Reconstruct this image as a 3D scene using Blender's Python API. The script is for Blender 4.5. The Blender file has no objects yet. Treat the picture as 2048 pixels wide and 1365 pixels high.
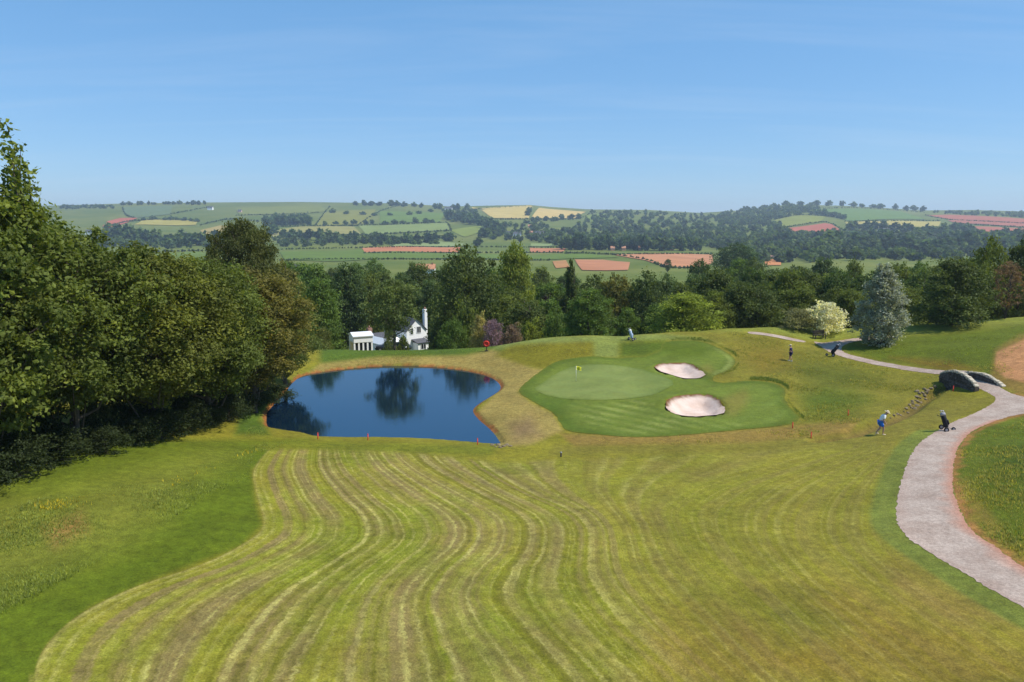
import bpy, bmesh, math
import numpy as np
from mathutils import Vector, Matrix
from mathutils.geometry import delaunay_2d_cdt

# ------------------------------------------------------------------ camera, sky, sun, exposure
scene = bpy.context.scene
col = scene.collection
W_PX, H_PX, F_PX = 2048.0, 1365.0, 1500.0
CX, CY = W_PX / 2, H_PX / 2
HORIZON = 440.0
PITCH = math.atan((CY - HORIZON) / F_PX)
CAM_Z = 16.0
SP, CP = math.sin(PITCH), math.cos(PITCH)

cam = bpy.data.cameras.new("camera")
cam.sensor_fit = 'HORIZONTAL'
cam.sensor_width = 36.0
cam.lens = 36.0 * F_PX / W_PX
cam.clip_start = 0.5
cam.clip_end = 30000.0
cam_ob = bpy.data.objects.new("camera", cam)
cam_ob.location = (0, 0, CAM_Z)
cam_ob.rotation_euler = (math.pi / 2 - PITCH, 0, 0)
col.objects.link(cam_ob)
scene.camera = cam_ob

SUN_EL = math.radians(56)
SUN_AZ = math.radians(103)           # clockwise from +Y (straight ahead) towards +X (right)
to_sun = Vector((math.sin(SUN_AZ) * math.cos(SUN_EL), math.cos(SUN_AZ) * math.cos(SUN_EL), math.sin(SUN_EL)))

world = bpy.data.worlds.new("World")
scene.world = world
world.use_nodes = True
wt = world.node_tree
wt.nodes.clear()
w_out = wt.nodes.new("ShaderNodeOutputWorld")
w_bg = wt.nodes.new("ShaderNodeBackground")
sky = wt.nodes.new("ShaderNodeTexSky")
sky.sky_type = 'NISHITA'
sky.sun_disc = False
sky.sun_elevation = SUN_EL
sky.sun_rotation = SUN_AZ
sky.altitude = 100
sky.air_density = 1.0
sky.dust_density = 0.0
sky.ozone_density = 2.6
w_bg.inputs['Strength'].default_value = 0.123
# thin, barely visible cirrus: a flat layer of stretched noise above the horizon
tc = wt.nodes.new("ShaderNodeTexCoord")
sep = wt.nodes.new("ShaderNodeSeparateXYZ")
wt.links.new(tc.outputs['Generated'], sep.inputs[0])
zz = wt.nodes.new("ShaderNodeMath"); zz.operation = 'ADD'; zz.inputs[1].default_value = 0.10
wt.links.new(sep.outputs['Z'], zz.inputs[0])
dx = wt.nodes.new("ShaderNodeMath"); dx.operation = 'DIVIDE'
dy = wt.nodes.new("ShaderNodeMath"); dy.operation = 'DIVIDE'
wt.links.new(sep.outputs['X'], dx.inputs[0]); wt.links.new(zz.outputs[0], dx.inputs[1])
wt.links.new(sep.outputs['Y'], dy.inputs[0]); wt.links.new(zz.outputs[0], dy.inputs[1])
comb = wt.nodes.new("ShaderNodeCombineXYZ")
wt.links.new(dx.outputs[0], comb.inputs[0]); wt.links.new(dy.outputs[0], comb.inputs[1])
mp = wt.nodes.new("ShaderNodeMapping")
mp.inputs['Scale'].default_value = (0.35, 1.9, 1); mp.inputs['Rotation'].default_value = (0, 0, 0.25)
wt.links.new(comb.outputs[0], mp.inputs[0])
nz = wt.nodes.new("ShaderNodeTexNoise")
nz.inputs['Scale'].default_value = 1.1; nz.inputs['Detail'].default_value = 7; nz.inputs['Roughness'].default_value = 0.62
nz.inputs['Distortion'].default_value = 0.5
wt.links.new(mp.outputs[0], nz.inputs['Vector'])
rm = wt.nodes.new("ShaderNodeMapRange")
rm.inputs['From Min'].default_value = 0.47; rm.inputs['From Max'].default_value = 0.80
rm.inputs['To Min'].default_value = 0.0; rm.inputs['To Max'].default_value = 0.19
wt.links.new(nz.outputs[0], rm.inputs[0])
mx = wt.nodes.new("ShaderNodeMix"); mx.data_type = 'RGBA'
wt.links.new(rm.outputs[0], mx.inputs['Factor'])
# even veil of thin high cloud over the whole dome
tint = wt.nodes.new("ShaderNodeMix"); tint.data_type = 'RGBA'; tint.blend_type = 'MULTIPLY'
tint.inputs['Factor'].default_value = 1.0; tint.inputs[7].default_value = (0.72, 0.77, 0.88, 1)
wt.links.new(sky.outputs[0], tint.inputs[6])
veil = wt.nodes.new("ShaderNodeMix"); veil.data_type = 'RGBA'
veil.inputs['Factor'].default_value = 0.42; veil.inputs[7].default_value = (1.15, 3.7, 7.0, 1)
wt.links.new(tint.outputs[2], veil.inputs[6])
wt.links.new(veil.outputs[2], mx.inputs[6])
mx.inputs[7].default_value = (4.6, 5.5, 6.6, 1)
wt.links.new(mx.outputs[2], w_bg.inputs[0])
wt.links.new(w_bg.outputs[0], w_out.inputs[0])

sun_l = bpy.data.lights.new("sun", 'SUN')
sun_l.energy = 4.8
sun_l.angle = math.radians(0.5)
sun_l.color = (1.0, 0.955, 0.88)
sun_ob = bpy.data.objects.new("sun", sun_l)
sun_ob.rotation_euler = (-to_sun).to_track_quat('-Z', 'Y').to_euler()
sun_ob.location = (60, 30, 120)
col.objects.link(sun_ob)

scene.render.engine = 'CYCLES'
scene.view_settings.view_transform = 'Standard'
scene.view_settings.look = 'None'
scene.view_settings.exposure = 0.20
scene.view_settings.gamma = 1.0
scene.view_settings.use_curve_mapping = False
scene.cycles.use_denoising = True
scene.cycles.max_bounces = 6
scene.cycles.diffuse_bounces = 2
scene.cycles.glossy_bounces = 2
scene.cycles.transmission_bounces = 3
scene.cycles.volume_bounces = 0
scene.cycles.transparent_max_bounces = 4

# ------------------------------------------------------------------ helpers
def lin(r, g, b, k=1.0):
    """display colour 0-255 -> linear albedo"""
    o = []
    for c in (r, g, b):
        c = c / 255.0
        o.append((c / 12.92 if c <= 0.04045 else ((c + 0.055) / 1.055) ** 2.4) * k)
    return tuple(o)

GK = 0.72       # sunlit display colour -> base colour
def alb(r, g, b):
    c = lin(r, g, b, GK); return (c[0] * 1.03, c[1] * 0.96, c[2] * 0.66)
def albn(r, g, b): return lin(r, g, b, 0.86)

def tag(o, label=None, cat=None, group=None, kind=None):
    if label: o['label'] = label
    if cat: o['category'] = cat
    if group: o['group'] = group
    if kind: o['kind'] = kind
    return o

def link(name, data, parent=None):
    o = bpy.data.objects.new(name, data)
    col.objects.link(o)
    if parent is not None: o.parent = parent
    return o

def empty(name, loc=(0, 0, 0), rz=0.0):
    o = link(name, None)
    o.empty_display_size = 0.3
    o.location = loc
    o.rotation_euler = (0, 0, rz)
    return o

def fast_mesh(name, V, F, mats=(), attrs=None, smooth=False, mat_idx=None):
    """V (n,3); F (m,k) all of k corners"""
    V = np.ascontiguousarray(V, dtype=np.float32); F = np.ascontiguousarray(F, dtype=np.int32)
    me = bpy.data.meshes.new(name)
    m, k = F.shape
    me.vertices.add(len(V)); me.vertices.foreach_set('co', V.ravel())
    me.loops.add(m * k); me.loops.foreach_set('vertex_index', F.ravel())
    me.polygons.add(m)
    me.polygons.foreach_set('loop_start', np.arange(0, m * k, k, dtype=np.int32))
    if mat_idx is not None: me.polygons.foreach_set('material_index', np.asarray(mat_idx, dtype=np.int32))
    me.polygons.foreach_set('use_smooth', np.full(m, smooth, dtype=bool))
    for nm, a in (attrs or {}).items():
        a = np.asarray(a, dtype=np.float32)
        if a.ndim == 1:
            at = me.attributes.new(nm, 'FLOAT', 'POINT'); at.data.foreach_set('value', a)
        else:
            if a.shape[1] == 3: a = np.concatenate([a, np.ones((len(a), 1), np.float32)], 1)
            at = me.attributes.new(nm, 'FLOAT_COLOR', 'POINT'); at.data.foreach_set('color', np.ascontiguousarray(a).ravel())
    for mt in mats: me.materials.append(mt)
    me.update(calc_edges=True)
    return me

def bm_mesh(name, bm, mats, smooth=False):
    me = bpy.data.meshes.new(name)
    bm.normal_update(); bm.to_mesh(me); bm.free()
    for m in (mats if isinstance(mats, (list, tuple)) else [mats]): me.materials.append(m)
    if smooth:
        for p in me.polygons: p.use_smooth = True
    return me

def add_box(bm, c, s, bevel=0.0, rot=None):
    r = bmesh.ops.create_cube(bm, size=1.0)
    vs = r['verts']
    M = Matrix.Diagonal((s[0], s[1], s[2], 1))
    if rot is not None: M = rot.to_4x4() @ M
    bmesh.ops.transform(bm, matrix=Matrix.Translation(c) @ M, verts=vs)
    if bevel > 0:
        es = list({e for v in vs for e in v.link_edges})
        bmesh.ops.bevel(bm, geom=es, offset=bevel, segments=2, affect='EDGES')
    return vs

def add_tube(bm, pts, rads, seg=8, cap=True):
    pts = [Vector(p) for p in pts]
    if not hasattr(rads, '__len__'): rads = [rads] * len(pts)
    rings = []
    for i, p in enumerate(pts):
        d = (pts[min(i + 1, len(pts) - 1)] - pts[max(i - 1, 0)]).normalized()
        a = d.cross(Vector((0, 0, 1)))
        if a.length < 1e-3: a = d.cross(Vector((0, 1, 0)))
        a.normalize(); b = d.cross(a).normalized()
        rings.append([bm.verts.new(p + (a * math.cos(t) + b * math.sin(t)) * rads[i]) for t in [2 * math.pi * j / seg for j in range(seg)]])
    for i in range(len(rings) - 1):
        for j in range(seg):
            bm.faces.new((rings[i][j], rings[i][(j + 1) % seg], rings[i + 1][(j + 1) % seg], rings[i + 1][j]))
    if cap:
        bm.faces.new(rings[0][::-1]); bm.faces.new(rings[-1])

def add_disc_wheel(bm, c, r, w, axis='X', seg=14):
    """solid wheel"""
    vs = bmesh.ops.create_cone(bm, cap_ends=True, segments=seg, radius1=r, radius2=r, depth=w)['verts']
    R = Matrix.Rotation(math.pi / 2, 4, 'Y') if axis == 'X' else Matrix.Rotation(math.pi / 2, 4, 'X')
    bmesh.ops.transform(bm, matrix=Matrix.Translation(c) @ R, verts=vs)

# ---- pixel <-> world
def ray(u, v):
    """returns (x/y, (z-CAM_Z)/y) slopes for a pixel of the 2048x1365 photograph"""
    X = (np.asarray(u, float) - CX) / F_PX; Y = (np.asarray(v, float) - CY) / F_PX
    F = CP - Y * SP; D = SP + Y * CP
    return X / F, -D / F

def project(x, y, z):
    z = z - CAM_Z
    depth = y * CP - z * SP
    up = y * SP + z * CP
    return CX + F_PX * x / depth, CY - F_PX * up / depth

def sstep(a, b, x):
    t = np.clip((x - a) / (b - a), 0, 1)
    return t * t * (3 - 2 * t)

def poly_sd(px, py, poly):
    """signed distance to polygon (negative inside)"""
    P = np.asarray(poly, float); n = len(P)
    d = np.full(px.shape, 1e18); inside = np.zeros(px.shape, bool)
    for i in range(n):
        a = P[i]; b = P[(i + 1) % n]
        ex, ey = b - a
        wx = px - a[0]; wy = py - a[1]
        t = np.clip((wx * ex + wy * ey) / (ex * ex + ey * ey + 1e-12), 0, 1)
        d = np.minimum(d, (wx - ex * t) ** 2 + (wy - ey * t) ** 2)
        c = ((a[1] > py) != (b[1] > py))
        with np.errstate(divide='ignore', invalid='ignore'):
            xi = (b[0] - a[0]) * (py - a[1]) / (b[1] - a[1]) + a[0]
        inside ^= c & (px < xi)
    d = np.sqrt(d)
    return np.where(inside, -d, d)

def line_d(px, py, pts):
    P = np.asarray(pts, float); d = np.full(px.shape, 1e18)
    for i in range(len(P) - 1):
        a = P[i]; b = P[i + 1]; ex, ey = b - a
        wx = px - a[0]; wy = py - a[1]
        t = np.clip((wx * ex + wy * ey) / (ex * ex + ey * ey + 1e-12), 0, 1)
        d = np.minimum(d, (wx - ex * t) ** 2 + (wy - ey * t) ** 2)
    return np.sqrt(d)

def catmull(pts, n=6, closed=False):
    P = [np.asarray(p, float) for p in pts]; N = len(P); out = []
    rng_ = range(N) if closed else range(N - 1)
    for i in rng_:
        p0 = P[(i - 1) % N] if closed or i > 0 else P[i]
        p1 = P[i]; p2 = P[(i + 1) % N]
        p3 = P[(i + 2) % N] if closed or i + 2 < N else P[(i + 1) % N]
        for k in range(n):
            t = k / n
            out.append(0.5 * ((2 * p1) + (-p0 + p2) * t + (2 * p0 - 5 * p1 + 4 * p2 - p3) * t * t + (-p0 + 3 * p1 - 3 * p2 + p3) * t ** 3))
    if not closed: out.append(P[-1])
    return np.array(out)

# ------------------------------------------------------------------ terrain
CTRL = [  # pixel u, v and height relative to the camera
 (0,1365,-12.4),(500,1365,-13.0),(1024,1365,-13.1),(1500,1365,-13.0),(2048,1365,-12.7),(2400,1300,-12.4),(-300,1200,-12.0),
 (0,1150,-12.4),(300,1150,-12.9),(700,1150,-13.4),(1024,1150,-13.5),(1500,1150,-13.4),(1800,1150,-13.2),(2048,1130,-12.9),
 (0,1020,-12.2),(250,1000,-12.6),(520,1000,-13.6),(800,1000,-13.9),(1200,1000,-14.0),(1500,1000,-13.8),(1800,1000,-13.5),(2060,960,-12.5),(2300,950,-11.8),
 (480,890,-14.1),(600,905,-14.4),(800,910,-14.5),(1000,910,-14.7),(1150,895,-14.9),(1400,890,-14.9),(1600,880,-14.7),(1750,870,-14.1),(1900,850,-13.6),(2048,815,-13.2),(2300,800,-12.0),
 (540,830,-14.7),(560,770,-15.0),(300,930,-12.9),(200,850,-13.2),(-200,900,-12),(300,780,-14),
 (650,712,-14.6),(850,710,-14.6),(960,702,-14.3),(1020,740,-14.7),(1040,830,-14.9),
 (1080,800,-14.8),(1200,795,-14.5),(1250,868,-15.0),(1400,800,-14.5),(1550,845,-14.8),(1200,735,-14.1),(1300,750,-14.1),
 (1100,686,-13.0),(1250,684,-13.0),(1350,688,-13.1),(1150,726,-14.05),(1300,722,-14.0),
 (1470,700,-13.3),(1450,668,-12.7),(1560,662,-12.7),(1580,724,-14.2),(1640,690,-13.8),(1700,718,-14.0),(1765,698,-13.4),(1850,724,-13.3),(1895,752,-13.4),(1960,770,-13.1),
 (1700,657,-13.0),(1900,662,-12.3),(2048,645,-11.4),(2048,700,-11.4),(2000,745,-12.6),(2048,780,-12.9),(2300,650,-10.5),
 (1820,812,-14.3),(1880,785,-14.0),(1700,800,-14.5),(1600,800,-14.4),(1500,740,-13.9)]
_c = np.array(CTRL, float)
_sx, _sz = ray(_c[:, 0], _c[:, 1])
_cy = _c[:, 2] / _sz; _cx = _sx * _cy
_sc = 20.0
def _phi(r2):
    return 0.5 * r2 * np.log(r2 + 1e-9)
_A = _phi(((_cx[:, None] - _cx) ** 2 + (_cy[:, None] - _cy) ** 2) / _sc ** 2) + np.eye(len(_c)) * 0.02
_P = np.stack([np.ones(len(_c)), _cx / _sc, _cy / _sc], 1)
_M = np.block([[_A, _P], [_P.T, np.zeros((3, 3))]])
_wt = np.linalg.solve(_M, np.concatenate([_c[:, 2] + CAM_Z, [0, 0, 0]]))
def h_near(x, y):
    x = np.asarray(x, float); y = np.asarray(y, float)
    o = np.full(x.shape, _wt[-3]) + _wt[-2] * x / _sc + _wt[-1] * y / _sc
    for i in range(len(_c)):
        o = o + _wt[i] * _phi(((x - _cx[i]) ** 2 + (y - _cy[i]) ** 2) / _sc ** 2)
    o = o + 0.13 * np.exp(-((x - 9) / 11) ** 2 - ((y - 63) / 13) ** 2) * np.sin(x * 0.75 + 0.5 * y) * np.sin(y * 0.62 - 0.3 * x)
    o = o + 0.05 * np.sin(x * 0.9 + 1.3 * np.sin(y * 0.31)) * np.cos(y * 0.62 + 0.7 * np.sin(x * 0.4))
    return o

CREST_U = [-800, 0, 120, 250, 420, 600, 800, 900, 1000, 1060, 1100, 1180, 1300, 1400, 1480, 1580, 1700, 1850, 1950, 2048, 2800]
CREST_V = [414, 412, 411, 407, 405, 404, 407, 413, 411, 410, 414, 419, 420, 426, 421, 409, 412, 421, 420, 423, 424]
FAR_D = np.array([84, 110, 130, 165, 200, 300, 500, 800, 1100, 1450, 1800, 2300, 2900, 3600, 4600, 6500], float)
def far_z(s, y):
    """height of the valley and the hills opposite; the hills follow the skyline of the photograph"""
    u = CX + s * F_PX * 1.017
    vc = np.interp(u, CREST_U, CREST_V)
    vs = [560, 530, 510, 490, 470]
    sl = [ray(CX, v)[1] for v in vs]
    zk = [-17, -22, -25.5, -28.6, -30.6, -34.5]
    Z = [np.full(np.shape(s), z) for z in zk]
    for d, k in zip(FAR_D[6:11], sl): Z.append(np.full(np.shape(s), d * k))
    for d, f_, e in ((2300, .40, 0), (2900, .78, 0), (3600, 1.0, 0), (4600, 1.0, 9), (6500, 1.0, 14)):
        v = 470 - (470 - vc) * f_ + e
        Z.append(d * ray(CX, v)[1])
    Z = np.stack(Z, -1)
    ly = np.log(np.clip(y, FAR_D[0], FAR_D[-1])); lk = np.log(FAR_D)
    i = np.clip(np.searchsorted(lk, ly) - 1, 0, len(lk) - 2)
    t = (ly - lk[i]) / (lk[i + 1] - lk[i])
    a = np.take_along_axis(Z, i[..., None], -1)[..., 0]; b = np.take_along_axis(Z, (i + 1)[..., None], -1)[..., 0]
    und = np.where(y > 300, 1, 0) * 0.0011 * y * (np.sin(s * 23 + y * 0.004) + 0.6 * np.sin(s * 51 - y * 0.0023)) * sstep(300, 900, y) * (1 - sstep(2200, 3300, y))
    return a + (b - a) * t + und + CAM_Z

EDGE_S = [-1.8, -0.45, -0.30, -0.05, 0.0, 0.15, 0.25, 0.32, 0.42, 0.6, 1.8]
EDGE_Y = [82, 82, 81.5, 81.5, 81, 81, 83.5, 86, 89.5, 87.5, 87.5]
def h_base(x, y):
    x = np.asarray(x, float); y = np.asarray(y, float)
    s = x / np.maximum(y, 1.0)
    y0 = np.interp(s, EDGE_S, EDGE_Y)
    w = sstep(0, 17, y - y0)
    hn = h_near(x, np.minimum(y, y0 + 1.5))
    return hn * (1 - w) + far_z(s, y) * w

def cast(u, v, hf=h_base, y0=9.0, y1=135.0, step=0.3):
    u = np.atleast_1d(np.asarray(u, float)); v = np.atleast_1d(np.asarray(v, float))
    sx, sz = ray(u, v)
    ys = np.arange(y0, y1, step)
    Y = np.broadcast_to(ys[None, :], (len(u), len(ys)))
    Z = CAM_Z + sz[:, None] * Y
    below = Z <= hf(sx[:, None] * Y, Y)
    i = np.where(below.any(1), below.argmax(1), len(ys) - 1)
    lo = ys[np.maximum(i - 1, 0)]; hi = ys[i]
    for _ in range(12):
        m = (lo + hi) / 2
        b = CAM_Z + sz * m <= hf(sx * m, m)
        hi = np.where(b, m, hi); lo = np.where(b, lo, m)
    return np.stack([sx * hi, hi, CAM_Z + sz * hi], 1)

def cast_far(u, v):
    """pixel -> valley or hillside"""
    u = np.atleast_1d(np.asarray(u, float)); v = np.atleast_1d(np.asarray(v, float))
    sx, sz = ray(u, v)
    ys = np.exp(np.linspace(math.log(150), math.log(4300), 420))
    Z = CAM_Z + sz[:, None] * ys
    below = Z <= h_base(sx[:, None] * ys, np.broadcast_to(ys, Z.shape))
    i = np.where(below.any(1), below.argmax(1), len(ys) - 70)
    y = ys[i]
    return np.stack([sx * y, y, h_base(sx * y, y)], 1)

WATER_Z = CAM_Z - 15.35
POND_PX = [(531,836),(535,822),(563,792),(585,765),(609,751),(664,742),(719,736),(773,733),(828,733),(883,736),(937,743),(979,754),(1000,768),(1001,781),(981,795),(959,809),(948,822),(959,839),(981,858),(997,877),(999,891),(937,887),(855,881),(773,878),(691,878),(637,876),(609,869),(568,863),(535,855)]
_s = ray(*np.array(POND_PX, float).T)
_y = (WATER_Z - CAM_Z) / _s[1]
POND = catmull(np.stack([_s[0] * _y, _y], 1), 4, True)

APRON_PX = [(1038,782),(1055,762),(1077,746),(1109,725),(1150,716),(1186,713),(1230,716),(1290,712),(1320,700),(1331,684),(1399,683),(1444,700),(1470,720),(1462,738),(1425,757),(1444,766),(1496,762),(1544,766),(1570,779),(1570,801),(1592,827),(1600,834),(1576,850),(1463,862),(1351,872),(1270,875),(1189,869),(1135,862),(1122,846),(1102,824),(1061,801)]
GREEN_PX = [(1070,779),(1088,764),(1109,750),(1148,733),(1206,729),(1260,735),(1302,746),(1345,762),(1334,779),(1286,795),(1206,801),(1125,798),(1086,788)]
BUNK1_PX = [(1310,740),(1318,732),(1341,730),(1376,730),(1396,740),(1410,751),(1396,758),(1367,758),(1341,751)]
BUNK2_PX = [(1333,811),(1341,801),(1367,795),(1409,793),(1431,799),(1444,811),(1449,825),(1431,832),(1383,835),(1351,830),(1334,820)]
PATH_PX = [(2300,1330),(2160,1275),(2048,1217),(1950,1160),(1860,1106),(1802,1062),(1793,1015),(1808,945),(1825,905),(1850,878),(1900,848),(1960,822),(1992,800),(1972,784),(1944,772),(1930,762),(1912,753),(1890,751),(1800,739),(1710,721),(1665,707),(1642,694),(1628,684),(1645,686),(1670,683),(1720,676),(1780,672),(1785,677),(1725,681),(1690,690),(1684,702),(1712,713),(1800,731),(1890,742),(1930,742),(1965,750),(1994,771),(2048,794),(2200,800),(2200,818),(2048,828),(1975,849),(1935,871),(1912,906),(1905,960),(1913,1003),(1942,1060),(1992,1095),(2048,1135),(2180,1200),(2320,1270)]
TRACK_PX = [(1500,664),(1540,668),(1608,682),(1596,684),(1535,672),(1500,668)]
def world_poly(px, n=4):
    P = catmull(px, n, True)
    return cast(P[:, 0], P[:, 1])[:, :2]
APRON = world_poly(APRON_PX); GREEN = world_poly(GREEN_PX)
BUNK1 = world_poly(BUNK1_PX, 5); BUNK2 = world_poly(BUNK2_PX, 5)
PATH = world_poly(PATH_PX, 3); TRACK = world_poly(TRACK_PX, 3)
STREAM = cast(*np.array([(1905,768),(1870,780),(1840,800),(1800,828),(1770,842),(1700,868),(1640,878)], float).T)[:, :2]

def h_shaped(x, y, sheets=False):
    """ground with pond basin, bunkers, ditch; with sheets=True also the beds cut for path and turf sheets"""
    x = np.asarray(x, float); y = np.asarray(y, float)
    h = h_base(x, y)
    near = (y > 25) & (y < 118) & (np.abs(x) < 60)
    if not near.any(): return h
    xs, ys, hh = x[near], y[near], h[near]
    sd = poly_sd(xs, ys, POND)
    t = sstep(0.0, 3.4, sd)
    bank = WATER_Z + 0.03 + 0.17 * sstep(0.0, 0.35, sd) + 0.10 * np.clip(sd, 0, 3.4)
    out = bank * (1 - t) + hh * t
    hh = np.where(sd < 3.4, np.where(sd > 0, out, WATER_Z + np.maximum(-0.9, sd * 0.5) + 0.04), hh)
    ds = line_d(xs, ys, STREAM)
    hh = hh - 0.55 * (1 - sstep(0.15, 1.1, ds))
    for B, dep in ((BUNK1, 0.36), (BUNK2, 0.50)):
        c = B.mean(0)
        sb = poly_sd(xs, ys, B)
        rim = np.where(ys > c[1], 1.0, 0.35)
        hh = hh + 0.16 * rim * np.exp(-(np.maximum(sb, 0) / 1.1) ** 2) * (sb >= 0)
        hh = hh - np.where(sb < 0, -0.16 * rim + (dep + 0.16 * rim) * sstep(0.0, 1.3, -sb) + 0.10 * rim * sstep(0.0, 0.12, -sb), 0)
        if sheets: hh = hh - 0.45 * sstep(-0.15, 0.25, -sb)
    if sheets:
        for S in (PATH, TRACK, APRON):
            s_ = poly_sd(xs, ys, S)
            hh = hh - 0.07 * sstep(0.0, 0.35, -s_)
        s_ = poly_sd(xs, ys, GREEN)
        hh = hh - 0.05 * sstep(0.0, 0.35, -s_)
    h = h.copy(); h[near] = hh
    return h

def gz(x, y):
    return float(h_shaped(np.array([x]), np.array([y]))[0])

# ------------------------------------------------------------------ materials
def new_mat(name):
    m = bpy.data.materials.new(name); m.use_nodes = True
    nt = m.node_tree; nt.nodes.clear()
    out = nt.nodes.new("ShaderNodeOutputMaterial")
    p = nt.nodes.new("ShaderNodeBsdfPrincipled")
    nt.links.new(p.outputs[0], out.inputs[0])
    return m, nt, p, out

def N(nt, t, **kw):
    n = nt.nodes.new(t)
    for k, v in kw.items():
        if k.startswith('i_'): n.inputs[k[2:].replace('_', ' ')].default_value = v
        else: setattr(n, k, v)
    return n

def noise(nt, vec, scale, detail=4, rough=0.6, dist=0.0):
    n = N(nt, "ShaderNodeTexNoise")
    n.inputs['Scale'].default_value = scale; n.inputs['Detail'].default_value = detail
    n.inputs['Roughness'].default_value = rough; n.inputs['Distortion'].default_value = dist
    if vec is not None: nt.links.new(vec, n.inputs['Vector'])
    return n.outputs[0]

def maprange(nt, val, a, b, c, d):
    n = N(nt, "ShaderNodeMapRange")
    for k, x in zip(('From Min', 'From Max', 'To Min', 'To Max'), (a, b, c, d)): n.inputs[k].default_value = x
    nt.links.new(val, n.inputs[0])
    return n.outputs[0]

def mixc(nt, fac, a, b, mode='MIX'):
    n = N(nt, "ShaderNodeMix"); n.data_type = 'RGBA'; n.blend_type = mode
    for sock, val in ((n.inputs[0], fac), (n.inputs[6], a), (n.inputs[7], b)):
        if isinstance(val, (int, float)): sock.default_value = val
        elif isinstance(val, tuple): sock.default_value = (*val[:3], 1)
        else: nt.links.new(val, sock)
    return n.outputs[2]

def math_(nt, op, a, b=0.0):
    n = N(nt, "ShaderNodeMath"); n.operation = op
    for sock, val in ((n.inputs[0], a), (n.inputs[1], b)):
        if isinstance(val, (int, float)): sock.default_value = val
        else: nt.links.new(val, sock)
    return n.outputs[0]

def attr(nt, name, out='Fac'):
    n = N(nt, "ShaderNodeAttribute"); n.attribute_name = name
    return n.outputs[out]

def bump(nt, p, height, strength=0.4, dist=0.1):
    b = N(nt, "ShaderNodeBump"); b.inputs['Strength'].default_value = strength; b.inputs['Distance'].default_value = dist
    nt.links.new(height, b.inputs['Height']); nt.links.new(b.outputs[0], p.inputs['Normal'])

def objcoord(nt): return N(nt, "ShaderNodeTexCoord").outputs['Object']

def plain(name, c, rough=0.6, var=0.25, scale=3.0, metal=0.0, bmp=0.0, spec=0.3):
    m, nt, p, o = new_mat(name)
    n = noise(nt, objcoord(nt), scale, 5, 0.65)
    f = maprange(nt, n, 0.3, 0.7, 1 - var, 1 + var)
    cc = mixc(nt, 1.0, tuple(c), f, 'MULTIPLY')
    nt.links.new(cc, p.inputs['Base Color'])
    p.inputs['Roughness'].default_value = rough; p.inputs['Metallic'].default_value = metal
    p.inputs['Specular IOR Level'].default_value = spec
    if bmp: bump(nt, p, n, bmp, 0.05)
    return m

def grass_finish(nt, p, base, blot=0.22, fine=0.35):
    """adds blotches, tufts and relief to a grass colour"""
    oc = objcoord(nt)
    n1 = noise(nt, oc, 0.35, 5, 0.6)
    n2 = noise(nt, oc, 2.6, 5, 0.7)
    n3 = noise(nt, oc, 14.0, 4, 0.78)
    c = mixc(nt, 1.0, base, maprange(nt, n1, 0.3, 0.7, 1 - blot, 1 + blot), 'MULTIPLY')
    c = mixc(nt, 1.0, c, maprange(nt, n2, 0.28, 0.72, 1 - fine * 0.8, 1 + fine * 0.8), 'MULTIPLY')
    c = mixc(nt, 1.0, c, maprange(nt, n3, 0.28, 0.72, 1 - fine, 1 + fine), 'MULTIPLY')
    hue = noise(nt, oc, 0.9, 3, 0.6)
    c = mixc(nt, maprange(nt, hue, 0.42, 0.75, 0.0, 0.30), c, mixc(nt, 1.0, c, (1.18, 0.98, 0.80), 'MULTIPLY'))
    nt.links.new(c, p.inputs['Base Color'])
    p.inputs['Roughness'].default_value = 0.9
    p.inputs['Specular IOR Level'].default_value = 0.15
    hgt = math_(nt, 'ADD', math_(nt, 'MULTIPLY', n2, 0.6), math_(nt, 'MULTIPLY', n3, 0.5))
    bump(nt, p, hgt, 0.55, 0.22)

# golf course ground: zone colour attribute + mowing stripes along the mower's runs
m_ground, nt, p, o_ = new_mat("course_grass")
zone = attr(nt, 'zone', 'Color')
mow = attr(nt, 'mow')
mu = attr(nt, 'mow_u')
oc = objcoord(nt)
wob = math_(nt, 'ADD', mu, math_(nt, 'MULTIPLY', math_(nt, 'SUBTRACT', noise(nt, oc, 0.45, 4, 0.65), 0.5), 0.5))
wob = math_(nt, 'ADD', wob, math_(nt, 'MULTIPLY', math_(nt, 'SUBTRACT', noise(nt, oc, 5.0, 3, 0.7), 0.5), 0.55))
s1 = N(nt, "ShaderNodeTexNoise"); s1.noise_dimensions = '1D'; s1.inputs['Scale'].default_value = 1.6; s1.inputs['Detail'].default_value = 3.0; s1.inputs['Roughness'].default_value = 0.6
nt.links.new(wob, s1.inputs['W'])
s2 = N(nt, "ShaderNodeTexNoise"); s2.noise_dimensions = '1D'; s2.inputs['Scale'].default_value = 0.62; s2.inputs['Detail'].default_value = 2
nt.links.new(math_(nt, 'ADD', wob, 77.3), s2.inputs['W'])
patch = noise(nt, oc, 0.16, 4, 0.6)
light = maprange(nt, s1.outputs[0], 0.50, 0.68, 0.0, 0.95)
brown = maprange(nt, s2.outputs[0], 0.42, 0.58, 0.0, 1.0)
brown = math_(nt, 'MULTIPLY', brown, maprange(nt, patch, 0.36, 0.54, 0.25, 1.0))
light = math_(nt, 'MULTIPLY', light, maprange(nt, noise(nt, oc, 0.42, 6, 0.72), 0.36, 0.56, 0.10, 1.0))
speck = noise(nt, oc, 3.2, 4, 0.75)
light = math_(nt, 'MULTIPLY', light, maprange(nt, speck, 0.36, 0.58, 0.45, 1.0))
mown = mixc(nt, maprange(nt, patch, 0.40, 0.62, 0, 1), alb(130, 142, 48), alb(146, 144, 60))
mown = mixc(nt, brown, mown, alb(142, 130, 92))
mown = mixc(nt, light, mown, alb(188, 185, 124))
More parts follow.
